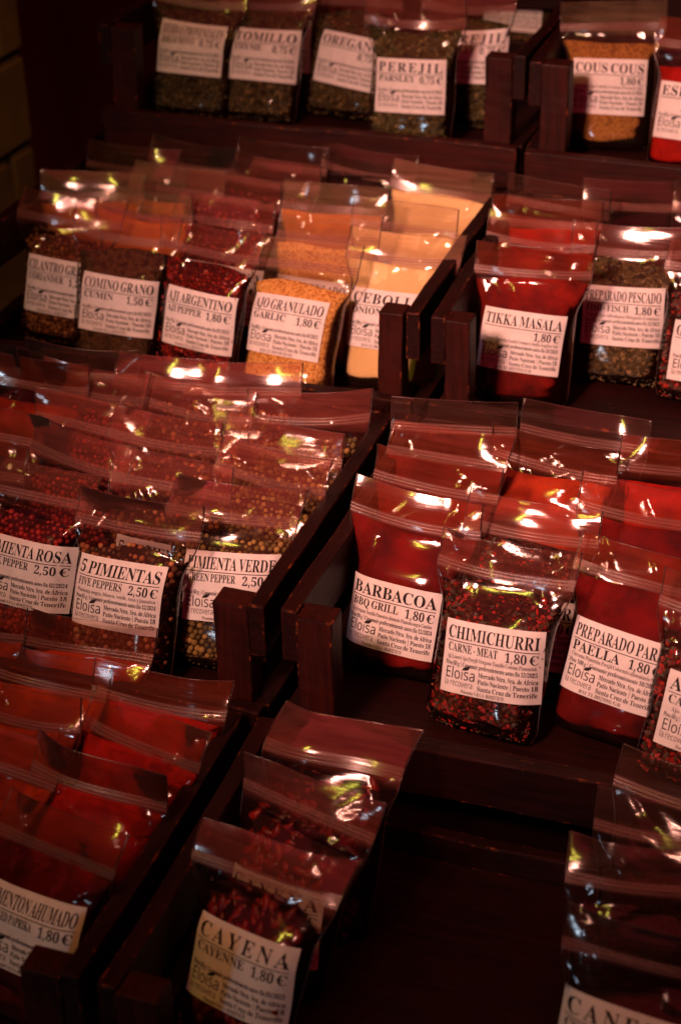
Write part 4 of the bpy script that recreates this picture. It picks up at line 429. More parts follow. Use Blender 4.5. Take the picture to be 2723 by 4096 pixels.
 '9': (82, (33,-1,26,-1,19,1,15,4,12,7,10,11,9,15,10,18,11,21,13,22,17,24,19,17,23,12,28,9,34,8,49,19,55,51,51,47,47,43,41,41,34,41,23,43,13,48,7,58,5,71,6,81,9,90,14,97,21,102,29,106,39,107,49,105,58,102,65,95,71,86,75,73,76,57,75,45,73,34,70,24,66,16,60,9,53,3,44,0,40,51,45,52,49,54,53,57,55,61,54,77,51,88,46,95,40,97,34,95,30,91,27,83,27,72,30,56), (29,31,30,28,31,29,28,32,31,27,32,28,27,52,32,52,33,32,26,52,27,26,53,52,51,33,52,26,54,53,51,34,33,50,34,51,26,55,54,25,55,26,49,34,50,49,35,34,25,56,55,24,56,25,48,35,49,48,36,35,24,57,56,23,57,24,47,36,48,22,57,23,47,37,36,46,37,47,22,44,57,45,16,46,16,37,46,44,16,45,22,16,44,22,17,16,15,37,16,21,17,22,21,18,17,15,38,37,21,19,18,20,19,21,15,39,38,15,40,39,9,11,10,8,11,9,7,11,8,14,40,15,6,11,7,6,12,11,14,41,40,5,12,6,5,13,12,4,13,5,4,14,13,14,42,41,4,42,14,3,42,4,2,42,3,2,43,42,1,43,2,1,0,43)),
 ',': (40, (6,-19,8,-10,10,-1,12,9,13,17,27,17,28,15,26,7,23,-2,19,-11,16,-19), (3,5,4,3,6,5,3,7,6,2,7,3,2,8,7,1,8,2,1,9,8,0,9,1,0,10,9)),
 '.': (40, (20,-2,16,-1,13,0,11,3,11,8,11,13,13,16,16,17,20,18,23,17,26,16,28,13,29,8,28,3,26,0,23,-1), (7,9,8,6,9,7,6,10,9,5,10,6,5,11,10,5,12,11,4,12,5,3,12,4,3,13,12,2,13,3,2,14,13,1,14,2,1,15,14,0,15,1)),
 '|': (64, (27,-26,27,122,37,122,37,-26), (0,2,1,0,3,2)),
 '/': (55, (1,0,41,105,53,105,14,0), (0,2,1,0,3,2)),
 '-': (47, (6,34,6,45,42,45,42,34), (0,2,1,0,3,2)),
 '·': (88, (14,0,14,105,74,105,74,0,22,8,67,8,67,98,22,98), (0,7,1,7,2,1,7,6,2,6,3,2,0,4,7,5,3,6,0,5,4,0,3,5)),
 '~E': (82, (14,0,14,105,73,105,73,94,28,94,28,61,71,61,71,49,28,49,28,12,73,12,73,0), (0,4,1,4,2,1,4,3,2,0,5,4,0,8,5,8,6,5,8,7,6,0,9,8,0,10,9,0,11,10)),
 '~l': (38, (13,0,13,112,26,112,26,0), (0,2,1,0,3,2)),
 '~o': (89, (44,-1,34,0,26,3,18,9,13,17,9,28,8,40,11,57,18,70,30,78,45,81,55,79,64,76,71,70,77,62,80,52,81,40,79,22,71,9,60,1,45,9,55,11,62,17,66,27,68,40,66,52,62,62,55,68,45,70,34,68,27,62,23,52,22,40,23,27,27,17,34,11), (9,11,10,9,12,11,8,12,9,8,13,12,7,29,8,29,28,8,28,13,8,28,27,13,27,14,13,7,30,29,26,14,27,26,15,14,7,31,30,25,15,26,6,31,7,6,32,31,24,15,25,24,16,15,5,32,6,5,33,32,23,16,24,23,17,16,4,33,5,4,34,33,22,17,23,22,18,17,4,35,34,21,18,22,3,35,4,3,20,35,20,18,21,3,18,20,3,19,18,2,19,3,1,19,2,1,0,19)),
 '~i': (38, (13,0,13,79,26,79,26,0,19,92,16,93,14,94,12,97,12,100,12,104,14,107,16,108,19,109,22,108,24,107,26,104,27,100,26,97,24,94,22,93), (11,13,12,10,13,11,10,14,13,9,14,10,9,15,14,8,15,9,8,16,15,7,16,8,7,17,16,6,17,7,6,18,17,5,18,6,5,19,18,4,19,5,0,2,1,0,3,2)),
 '~s': (71, (32,-1,25,-1,18,0,13,1,8,4,8,15,13,13,19,11,26,9,33,9,41,10,47,12,50,16,51,21,51,23,50,26,48,28,44,31,39,33,32,36,25,39,19,42,14,45,10,49,8,54,8,60,10,68,16,75,25,79,37,81,44,80,51,79,57,77,62,75,58,65,53,67,47,68,42,70,36,70,29,69,24,67,21,64,20,60,20,57,22,55,24,53,28,50,33,48,40,45,47,42,53,39,58,36,61,32,63,28,64,22,62,12,55,4,45,0), (28,30,29,28,31,30,27,31,28,27,32,31,27,33,32,27,36,33,36,35,33,35,34,33,26,38,27,38,37,27,37,36,27,26,39,38,26,40,39,25,40,26,25,41,40,25,42,41,25,43,42,24,43,25,24,44,43,24,45,44,23,45,24,23,46,45,23,47,46,22,47,23,22,48,47,22,49,48,21,49,22,21,50,49,20,50,21,20,51,50,19,51,20,19,52,51,18,52,19,17,52,18,17,53,52,16,53,17,15,53,16,15,54,53,14,54,15,13,54,14,13,55,54,12,55,13,11,55,12,4,6,5,4,7,6,10,55,11,10,56,55,4,8,7,9,56,10,4,9,8,4,56,9,4,57,56,3,57,4,2,57,3,2,0,57,1,0,2)),
 '~a': (83, (32,-1,22,0,14,4,9,11,7,22,9,32,16,40,28,45,45,47,58,48,58,52,57,61,54,66,49,69,42,70,36,69,30,68,25,66,19,64,15,74,21,76,28,78,35,80,42,80,55,79,64,74,69,66,71,54,71,0,61,0,59,11,58,11,53,6,47,2,41,-1,35,9,44,10,51,15,56,22,58,32,58,39,46,38,34,37,26,33,22,29,20,22,21,16,24,12,29,10), (22,24,23,21,24,22,21,25,24,20,25,21,19,25,20,19,13,25,13,26,25,18,17,19,17,16,19,16,15,19,15,14,19,14,13,19,12,26,13,11,26,12,11,27,26,10,27,11,10,28,27,9,28,10,8,40,9,40,28,9,7,40,8,6,40,7,5,42,6,42,41,6,41,40,6,39,28,40,5,43,42,5,44,43,4,44,5,38,28,39,4,45,44,3,45,4,3,46,45,37,30,38,30,28,38,3,47,46,36,31,37,31,30,37,3,48,47,2,48,3,36,32,31,29,28,30,35,32,36,2,35,48,2,32,35,2,33,32,1,33,2,1,34,33,0,34,1)),
 '~r': (61, (13,0,13,79,23,79,25,65,30,71,35,76,42,79,49,81,52,80,54,80,57,80,59,80,57,68,55,68,53,68,51,69,49,69,43,68,37,65,32,61,29,56,26,50,26,42,26,0), (6,8,7,6,9,8,6,10,9,6,11,10,6,12,11,5,12,6,0,2,1,0,3,2,4,15,5,15,14,5,14,13,5,13,12,5,3,17,4,17,16,4,16,15,4,3,18,17,3,19,18,0,21,3,21,20,3,20,19,3,0,22,21,0,23,22)),
 '~e': (83, (46,-1,36,0,26,3,19,9,13,17,9,27,8,39,9,51,12,61,18,69,25,76,33,79,43,81,53,79,61,76,67,71,72,64,75,55,76,45,76,37,22,37,23,25,28,17,36,11,47,10,54,10,60,11,66,13,72,15,72,4,66,1,60,0,54,-1,22,47,62,47,61,56,57,64,51,68,43,70,35,68,28,64,24,57), (11,13,12,11,14,13,10,14,11,10,15,14,9,15,10,9,38,15,38,37,15,37,16,15,9,39,38,8,39,9,8,40,39,36,16,37,8,41,40,35,16,36,35,17,16,7,41,8,7,33,41,34,17,35,34,18,17,6,33,7,6,34,33,6,18,34,6,19,18,5,20,6,20,19,6,5,21,20,4,21,5,4,22,21,3,22,4,3,23,22,27,29,28,26,29,27,3,24,23,25,29,26,24,29,25,3,29,24,2,29,3,2,30,29,1,30,2,1,31,30,1,32,31,0,32,1)),
 '~c': (71, (44,-1,34,0,26,3,18,8,13,16,9,26,8,39,9,52,13,63,19,71,26,76,35,79,45,81,51,80,57,79,62,78,66,76,62,65,58,67,54,68,49,69,45,69,27,62,22,39,23,27,27,17,34,12,44,10,50,10,56,11,60,13,65,14,65,3,60,1,56,0,51,-1), (11,13,12,11,14,13,10,14,11,10,15,14,10,16,15,9,16,10,9,21,16,21,20,16,20,19,16,19,18,16,18,17,16,8,21,9,8,22,21,7,22,8,7,23,22,6,23,7,6,24,23,5,24,6,5,25,24,4,25,5,4,26,25,3,26,4,30,32,31,29,32,30,3,27,26,28,32,29,27,32,28,3,32,27,2,32,3,1,32,2,1,33,32,1,34,33,1,35,34,0,35,1)),
 '~v': (75, (30,0,0,79,14,79,31,32,32,29,33,25,34,21,36,18,36,14,37,12,38,12,38,14,39,18,40,21,42,25,43,29,44,32,61,79,75,79,45,0), (0,2,1,0,3,2,16,18,17,16,19,18,0,4,3,15,19,16,14,19,15,0,5,4,13,19,14,0,6,5,12,19,13,0,7,6,11,19,12,0,8,7,10,19,11,0,9,8,0,10,9,0,19,10)),
 '~t': (53, (37,-1,31,-1,25,1,21,4,17,8,14,14,14,23,14,69,2,69,2,75,14,80,19,97,27,97,27,79,49,79,49,69,27,69,27,23,27,17,30,13,34,10,39,9,42,9,45,10,48,10,50,11,50,1,47,0,44,-1,40,-1), (10,12,11,10,13,12,9,13,10,9,14,13,9,15,14,8,15,9,7,15,8,6,16,7,16,15,7,6,17,16,6,18,17,5,18,6,5,19,18,4,19,5,4,20,19,24,26,25,23,26,24,4,21,20,22,26,23,21,26,22,4,26,21,3,26,4,2,26,3,2,27,26,1,27,2,1,28,27,1,29,28,0,29,1)),
 '~n': (91, (13,0,13,79,23,79,25,68,26,68,30,74,36,78,43,80,51,81,63,79,72,74,77,65,79,51,79,0,66,0,66,51,62,65,49,70,38,68,31,62,27,53,26,41,26,0), (7,9,8,6,9,7,0,2,1,0,3,2,6,10,9,5,10,6,4,10,5,4,17,10,17,11,10,4,18,17,16,11,17,0,4,3,0,20,4,20,19,4,19,18,4,15,11,16,15,12,11,0,21,20,15,13,12,14,13,15,0,22,21)),
 'ı': (44, (4,0,4,4,8,4,10,6,11,8,12,12,12,55,11,60,10,63,8,64,4,64,5,68,33,68,33,12,33,8,34,6,36,4,40,4,40,0,22,79,18,80,14,83,12,86,11,91,12,95,14,99,18,101,22,102,26,101,30,99,32,95,33,91,32,86,30,83,26,80), (26,28,27,25,28,26,25,29,28,24,29,25,24,30,29,23,30,24,23,31,30,22,31,23,22,32,31,21,32,22,21,33,32,20,33,21,20,34,33,19,34,20,10,12,11,10,9,12,9,8,12,8,13,12,7,13,8,6,13,7,5,13,6,4,13,5,4,14,13,4,15,14,3,15,4,3,16,15,2,16,3,2,17,16,1,17,2,0,17,1,0,18,17)),
}

# ------------------------------------------------------------------ object helpers
def mesh_obj(name, verts, faces, mats, parent=None, smooth=False, midx=None, loc=None):
    me = bpy.data.meshes.new(name)
    me.from_pydata([tuple(v) for v in verts], [], [tuple(f) for f in faces])
    for m in (mats if isinstance(mats, (list, tuple)) else [mats]):
        me.materials.append(m)
    if midx is not None:
        me.polygons.foreach_set('material_index', list(midx))
    if smooth:
        me.polygons.foreach_set('use_smooth', [True] * len(me.polygons))
    me.update()
    o = bpy.data.objects.new(name, me)
    COL.objects.link(o)
    if parent: o.parent = parent
    if loc is not None: o.location = loc
    return o

def empty(name, loc, label, cat, group=None, rot=(0, 0, 0)):
    o = bpy.data.objects.new(name, None)
    o.empty_display_size = 0.03
    COL.objects.link(o)
    o.location = loc; o.rotation_euler = rot
    o['label'] = label; o['category'] = cat
    if group: o['group'] = group
    return o

def board(name, x0, x1, y0, y1, z0, z1, parent=None, jitter=0.012, wear=True, m=None):
    """A sawn board, layout units relative to its parent, bevelled with worn edges and slightly uneven."""
    bm = bmesh.new()
    dims = (x1 - x0, y1 - y0, z1 - z0)
    ax = max(range(3), key=lambda i: dims[i])
    bmesh.ops.create_cube(bm, size=1)
    for v in bm.verts:
        v.co = Vector(((v.co.x + .5) * dims[0] + x0, (v.co.y + .5) * dims[1] + y0, (v.co.z + .5) * dims[2] + z0))
    long_e = [e for e in bm.edges if abs((e.verts[0].co - e.verts[1].co)[ax]) > dims[ax] * .9]
    bmesh.ops.subdivide_edges(bm, edges=long_e, cuts=10, use_grid_fill=True)
    for f in bm.faces: f.material_index = 0
    edges = [e for e in bm.edges if len(e.link_faces) == 2 and e.calc_face_angle() > 0.5]
    r = bmesh.ops.bevel(bm, geom=edges, offset=0.022, segments=2, affect='EDGES', profile=0.6)
    for f in r['faces']: f.material_index = 1
    rx = random.Random(hash((round(x0, 2), round(y0, 2), round(z0, 2), name)) % 99999 if False else int(abs(x0 * 131 + y0 * 717 + z0 * 373) * 100))
    ph = [rx.uniform(0, 6.3) for _ in range(6)]
    for v in bm.verts:
        t = v.co[ax]
        for k in range(3):
            if k != ax:
                v.co[k] += jitter * math.sin(t * 1.1 + ph[k]) + jitter * .5 * math.sin(t * 3.7 + ph[k + 3]) + rx.uniform(-.003, .003)
    lay = bm.verts.layers.float_vector.new('grain')
    off = [rx.uniform(0, 50) for _ in range(3)]
    ordr = [ax] + [k for k in range(3) if k != ax]
    for v in bm.verts:
        v[lay] = Vector([v.co[ordr[k]] + off[k] for k in range(3)])
        v.co *= U
    me = bpy.data.meshes.new(name)
    bm.to_mesh(me); bm.free()
    me.materials.append(m or WOOD); me.materials.append(WOOD_EDGE if wear else (m or WOOD))
    o = bpy.data.objects.new(name, me)
    COL.objects.link(o)
    if parent: o.parent = parent
    return o

# ------------------------------------------------------------------ setting
def structure(name, verts, faces, m):
    o = mesh_obj(name, verts, faces, m)
    o['kind'] = 'structure'
    return o

def boxv(x0, x1, y0, y1, z0, z1):
    v = [(x, y, z) for x in (x0, x1) for y in (y0, y1) for z in (z0, z1)]
    f = [(0, 1, 3, 2), (4, 6, 7, 5), (0, 4, 5, 1), (2, 3, 7, 6), (0, 2, 6, 4), (1, 5, 7, 3)]
    return v, f

structure('floor', [(-4, -3, 0), (4, -3, 0), (4, 4, 0), (-4, 4, 0)], [(0, 1, 2, 3)], FLOOR_M)

# tiled wall on the left, its end edge just behind the top crate
def brick_wall():
    m, nt, bs, out = mat('glazed_block')
    n = noise(nt, coords(nt), 1.2, 5)
    nt.links.new(ramp(nt, n, [(0.3, (0.16, 0.115, 0.055)), (0.7, (0.28, 0.20, 0.10))]), bs.inputs['Base Color'])
    bs.inputs['Roughness'].default_value = 0.45
    mo = plain('dark_mortar', (0.03, 0.02, 0.012))
    root = empty('block_wall', P(-14, 24.7, -23.1), 'dark olive block wall with dark joints at the far left', 'wall')
    o = mesh_obj('mortar_core', *boxv(-3 * U, -.05 * U, -9 * U, -.05 * U, 0, 24 * U), mo, root)
    bm = bmesh.new()
    bh, bl = 1.52, 2.75
    k = 0
    z = .1
    while z < 24:
        y = -9 + (bl * .5 if k % 2 else 0)
        while y < 0:
            y1 = min(y + bl - .09, 0.0)
            if y1 - y > .2:
                r = bmesh.ops.create_cube(bm, size=1)
                for v in r['verts']:
                    v.co = Vector(((v.co.x - .5) * 2.9 * U + .03 * U, ((v.co.y + .5) * (y1 - y) + y) * U, ((v.co.z + .5) * (bh - .09) + z) * U))
            y += bl
        z += bh; k += 1
    bmesh.ops.bevel(bm, geom=bm.edges[:], offset=.06 * U, segments=2, affect='EDGES')
    me = bpy.data.meshes.new('blocks'); bm.to_mesh(me); bm.free(); me.materials.append(m)
    b = bpy.data.objects.new('blocks', me); COL.objects.link(b); b.parent = root
brick_wall()

# added dark backdrop, standing in for the unlit space behind the stall
cv, cf = [], []
for i in range(61):
    for j in range(9):
        x = -30 + i; z = -23.1 + j * 4.5
        cv.append(P(x, 31.5 + .35 * math.sin(x * 1.7) + .15 * math.sin(x * 4.1 + 1), z))
for i in range(60):
    for j in range(8):
        a = i * 9 + j
        cf.append((a, a + 9, a + 10, a + 1))
o = mesh_obj('dark_backdrop', cv, cf, BACKDROP_M, smooth=True)
o['label'] = 'added dark backdrop for the unlit space behind the spice stall'; o['category'] = 'backdrop'

# crate geometry per row: front y, board top height
ROW = {1: (22.05, -6.52), 2: (17.40, -8.20), 3: (12.80, -9.34), 4: (8.80, -10.45)}
LIP = {1: .24, 2: .50, 3: .26, 4: .24}      # front board top above the crate floor
FLOOR_H = {1: -7.95, 2: -9.75, 3: -10.75, 4: -11.80}
# stepped stand under the crates: one thing, four steps
st = empty('display_stand', P(-5.3, 8.7, -23.1), 'dark stepped stand that carries the rows of crates', 'stand')
for r in ROW:
    y0, t = ROW[r]
    zt = FLOOR_H[r] - .34
    y1 = 27.5
    v, f = boxv(-11.6, 8, y0 + .25, y0 + 4.5 if r > 1 else y1, -23.1, zt)
    v = [((x + 5.3) * U, (y - 8.7) * U, (z + 23.1) * U) for x, y, z in v]
    mesh_obj('step', v, f, STEP_M, st)

CR = 'dark wooden crates of the spice stall'
def crate(row, x0, x1, label, dy=0.0, depth=4.25):
    y0, top = ROW[row]
    base = FLOOR_H[row] - .32
    y0 += dy
    root = empty('wooden_crate', P((x0 + x1) / 2, y0, base), label, 'crate', CR)
    h = (x1 - x0) / 2
    T = top - base
    fl = .32
    for s in (-1, 1):
        a, b = (-h, -h + .17) if s < 0 else (h - .17, h)
        board('side_board', a, b, 0.03, depth, T - .60, T, root)
        board('side_board', a, b, 0.03, depth, .02, .55, root)
        pw = .30 if row == 2 else .375
        pa, pb = (-h + .175, -h + .175 + pw) if s < 0 else (h - .175 - pw, h - .175)
        board('corner_post', pa, pb, .0, .30, .55, T - .03, root, m=WOOD_RED_LIFT)
        board('corner_post', pa, pb, depth - .30, depth - .02, fl + .0, T - .03, root)
    board('front_board', -h + .03, h - .03, -.16, -.005, -.02, fl + LIP[row], root, m=WOOD_RED_LIFT if row == 1 else None)
    board('back_board', -h + .18, h - .18, depth + .0, depth + .14, T - .58, T - .02, root)
    board('back_board', -h + .18, h - .18, depth + .0, depth + .14, .1, .62, root)
    board('floor_board', -h + .18, h - .18, .0, depth - .02, fl - .16, fl, root, jitter=.003)
    return root

crate(1, -11.25, -5.05, 'dark wooden crate in the top row holding bags of green herbs', depth=4.6)
crate(1, -4.98, .9, 'dark wooden crate in the top row holding the couscous bag', dy=-.12, depth=4.6)
crate(2, -11.35, -5.12, 'dark wooden crate in the second row holding the cumin, garlic and onion bags')
crate(2, -4.98, .9, 'dark wooden crate in the second row holding the tikka masala bag')
crate(3, -11.5, -5.30, 'dark wooden crate in the third row holding the bags of peppercorns', depth=4.3)
crate(3, -5.13, .9, 'dark wooden crate in the third row holding the barbecue and chimichurri bags', depth=4.3)
crate(4, -11.5, -5.44, 'dark wooden crate in the lowest row holding the red paprika bags', depth=3.75)
crate(4, -5.27, .9, 'dark, nearly empty wooden crate in the lowest row holding the cayenne bags', depth=3.75)

# ------------------------------------------------------------------ label lettering
G = {}
for k_, (adv_, vs_, ts_) in GLYPHS.items():
    G[k_] = (adv_ / 100, np.array(vs_, float).reshape(-1, 2) / 100, np.array(ts_).reshape(-1, 3))
def rects(*rs):
    v, t = [], []
    for (x0, y0, x1, y1, sl) in rs:
        b = len(v)
        v += [(x0, y0), (x1, y0), (x1 + sl, y1), (x0 + sl, y1)]
        t += [(b, b + 1, b + 2), (b, b + 2, b + 3)]
    return np.array(v), np.array(t)
def combine(a, b, dx=0, dy=0):
    return np.vstack([a[0], b[0] + [dx, dy]]), np.vstack([a[1], b[1] + len(a[0])])
v_, t_ = combine((G['C'][1], G['C'][2]), rects((-.02, .54, .62, .61, .02), (-.02, .38, .58, .45, .02)))
G['€'] = (1.0, v_, t_)
G['·'] = (.40, *rects((.10, .28, .28, .46, 0), (.06, .32, .32, .42, 0)))
ac_ = rects((.0, 0, .10, .2, .10))
G['~í'] = (.36, *rects((.12, 0, .23, .76, 0), (.14, .86, .24, 1.06, .12)))
for base_, ac_ch, dx, dy in (('A', 'Á', .42, 1.04), ('e', 'é', .28, .78), ('o', 'ó', .30, .78), ('u', 'ú', .36, 0.91), ('a', 'á', .3, .78)):
    v_, t_ = combine((G[base_][1], G[base_][2]), ac_, dx, dy)
    G[ac_ch] = (G[base_][0], v_, t_)
v_, t_ = rects((.10, 0, .24, .66, 0), (.0, 0, .34, .05, 0), (.02, .61, .12, .66, 0), (.14, .78, .25, .98, .1))
G['í'] = (.40, v_, t_)

class Print:
    def __init__(self):
        self.v, self.t, self.n = [], [], 0
    def add(self, v, t):
        self.v.append(v); self.t.append(t + self.n); self.n += len(v)
    def width(self, s, font=''):
        return sum(.30 if ch == ' ' else G[font + ch][0] for ch in s)
    def text(self, s, x, y, h, align='l', fit=None, font='', maxw=None):
        """Set one line: fit = track the letters out to that width, maxw = shrink to that width."""
        w = self.width(s, font) * h
        xs = 1.0
        if maxw and w > maxw:
            xs = maxw / w; w = maxw
        tr = 0
        if fit:
            if w > fit: xs = fit / w; w = fit
            tr = (fit - w) / max(1, len(s) - 1); w = fit
        x0 = x if align == 'l' else x - w if align == 'r' else x - w / 2
        for ch in s:
            if ch == ' ':
                x0 += .30 * h * xs + tr; continue
            a, v, t = G[font + ch]
            self.add(v * [h * xs, h] + [x0, y], t)
            x0 += a * h * xs + tr
    def line(self, x0, x1, y, th):
        n = 14
        v, t = [], []
        for i in range(n + 1):
            xx = x0 + (x1 - x0) * i / n
            v += [(xx, y), (xx, y + th)]
            if i: t += [(2 * i - 2, 2 * i, 2 * i + 1), (2 * i - 2, 2 * i + 1, 2 * i - 1)]
        self.add(np.array(v), np.array(t))
    def leaf(self, x, y, s):
        p = [(0, 0), (.25, .30), (.60, .42), (1.0, .62), (.92, .25), (.70, .02), (.35, -.06)]
        v = np.array(p) * s + [x, y]
        self.add(v, np.array([(0, i, i + 1) for i in range(1, len(p) - 1)]))
    def done(self):
        return np.vstack(self.v), np.vstack(self.t)

def label_print(title, sub, price, ingr, weight, prov, big_sub=False):
    p, q = Print(), Print()
    hgt = .34
    natural = p.width(title) * .125
    if natural > .92:
        p.text(title, 0, hgt - .155, .122, 'c', fit=.93)
    elif natural > .60:
        p.text(title, 0, hgt - .155, .125, 'c', fit=.92)
    else:
        p.text(title, 0, hgt - .155, .125, 'c', fit=min(.90, natural * 1.35))
    p.line(-.465, .465, hgt - .187, .008)
    if big_sub:
        p.text(sub, -.46, hgt - .30, .100, 'l', maxw=.52)
    elif sub:
        p.text(sub, -.45, hgt - .285, .082, 'l', maxw=.53)
    p.text(price, .46, hgt - .30, .092, 'r', maxw=.31)
    if ingr: q.text(ingr, 0, hgt - .358, .040, 'c', maxw=.90)
    p.text(weight, -.46, hgt - .425, .044, 'l', fit=.92)
    p.text('Elo', -.455, hgt - .555, .105, 'l', font='~', maxw=.17)
    p.text('ísa', -.285, hgt - .555, .105, 'l', font='~', maxw=.16)
    p.leaf(-.275, hgt - .455, .085)
    q.text('la recovera', -.455, hgt - .63, .062, 'l', font='~', maxw=.31)
    p.text('Mercado Ntra. Sra. de África', .47, hgt - .500, .048, 'r', fit=.57)
    p.text('Patio Naciente | Puesto 18', .47, hgt - .568, .048, 'r', fit=.57)
    p.text('Santa Cruz de Tenerife', .47, hgt - .636, .048, 'r', fit=.57)
    if prov: q.text(prov, -.04, hgt - .690, .036, 'c', maxw=.45)
    return p.done(), q.done()

PROV = 'Proveedor N.R.G.S. 40.043378/TF'
CON = 'Peso 60 g | Consumir preferentemente antes fin 12/2024'
LABELS = {
 'her': ('HIERBAS PROVENZALES', 'HERBES DE PROVENCE', '0,75 €', '', CON, ''),
 'tom': ('TOMILLO', 'THYME', '0,75 €', '', CON, ''),
 'ore': ('OREGANO', '', '0,75 €', '', CON, ''),
 'per': ('PEREJIL', 'PARSLEY', '0,75 €', '', CON, ''),
 'cou': ('COUS COUS', '', '1,80 €', 'Curcuma Ajo Cebolla Comino Pimienta Sal', CON, ''),
 'esp': ('ESPECIAS', '', '1,80 €', 'Pimienta Ajo', 'Peso 80 g | Consumir preferentemente antes fin 12/2024', ''),
 'b1a': ('TOMILLO', 'THYME', '0,75 €', '', CON, ''),
 'b1b': ('PEREJIL', 'PARSLEY', '0,75 €', '', CON, ''),
 'b1d': ('LAUREL', '', '1,80 €', '', CON, ''),
 'cil': ('CILANTRO GRANO', 'CORIANDER', '1,20 €', '', CON, PROV),
 'com': ('COMINO GRANO', 'CUMIN', '1,50 €', '', 'Peso 80 g | Consumir preferentemente antes fin 02/2025', PROV),
 'arg': ('AJI ARGENTINO', 'AJI PEPPER', '1,80 €', '', 'Peso 70 g | Consumir preferentemente antes fin 03/2025', PROV),
 'ajo': ('AJO GRANULADO', 'GARLIC', '1,80 €', '', 'Peso 80 g | Consumir preferentemente antes fin 03/2025', 'RSI 21.0019656/SE'),
 'ceb': ('CEBOLLA', 'ONION', '1,80 €', '', 'Peso 100 g | Consumir preferentemente antes fin 12/2024', 'RSI 21.0019656/SE'),
 '2e': ('AJI ARGENTINO', 'AJI PEPPER', '1,80 €', '', CON, PROV),
 '2h': ('AJO GRANULADO', 'GARLIC', '1,80 €', '', CON, PROV),
 'tik': ('TIKKA MASALA', '', '1,80 €', 'Cilantro Pimienta Canela Comino Cebolla Jengibre Sal', 'Peso 90 g | Consumir preferentemente antes fin 10/2024', 'RSI 31.002996/GR'),
 'pes': ('PREPARADO PESCADO', 'FISH · FISCH', '1,80 €', 'Perejil Ajo Albahaca Orégano Comino', 'Peso 40 g | Consumir preferentemente antes fin 12/2025', ''),
 'gar': ('GARAM MASALA', '', '1,80 €', '', CON, ''),
 'ros': ('PIMIENTA ROSA', 'PINK PEPPER', '2,50 €', '', 'Peso 50 g | Consumir preferentemente antes fin 02/2024', PROV),
 'cin': ('5 PIMIENTAS', 'FIVE PEPPERS', '2,50 €', 'Pimienta negra, blanca, verde, rosa y jamaica', 'Peso 65 g | Consumir preferentemente antes fin 12/2024', ''),
 '3b': ('5 PIMIENTAS', 'FIVE PEPPERS', '2,50 €', 'Pimienta negra, blanca, verde, rosa y jamaica', CON, ''),
 'ver': ('PIMIENTA VERDE', 'GREEN PEPPER', '2,50 €', '', 'Peso 60 g | Consumir preferentemente antes fin 12/2024', PROV),
 'bar': ('BARBACOA', 'BBQ GRILL', '1,80 €', 'Ajo Orégano Tomillo Pimenton ahumado Pimienta negra Comino', 'Peso 90 g | Consumir preferentemente antes fin 12/2024', PROV),
 'chi': ('CHIMICHURRI', 'CARNE · MEAT', '1,80 €', 'Aji Laurel Ajo Perejil Orégano Tomillo Comino Pimentón', 'Peso 60 g | Consumir preferentemente antes fin 12/2025', PROV),
 '3q': ('CHIMICHURRI', 'CARNE · MEAT', '1,80 €', 'Aji Laurel Ajo Perejil Orégano Tomillo Comino Pimentón', 'Peso 60 g | Consumir preferentemente antes fin 12/2025', PROV),
 'pae': ('PREPARADO PARA', 'PAELLA', '1,80 €', 'Cúrcuma Pimentón Perejil Colorante alimentario Sal', 'Peso 100 g | Consumir preferentemente 10/2024', 'RSI 31.002996/GR', True),
 'ado': ('ADOBO', 'CANARIO', '1,80 €', 'Ajo Orégano Pimentón Comino', 'Peso 60 g | Consumir preferentemente antes fin 12/2024', PROV),
 'ahu': ('PIMENTON AHUMADO', 'SMOKED PAPRIKA', '1,80 €', '', 'Peso 80 g | Consumir preferentemente antes fin 12/2024', PROV),
 'cay': ('CAYENA', 'CAYENNE', '1,80 €', '', 'Peso 40 g | Consumir preferentemente antes fin 03/2025', PROV),
 '4i': ('CAYENA', 'CAYENNE', '1,80 €', '', CON, PROV),
 '4n': ('CANELA', 'CINNAMON', '1,80 €', '', CON, PROV),
}

# ------------------------------------------------------------------ spice bags
H_BAG, S_ZIP, HALF = 1.95, 1.62, 0.71

def smooth(a, b, t):
    t = np.clip((t - a) / (b - a), 0, 1)
    return t * t * (3 - 2 * t)

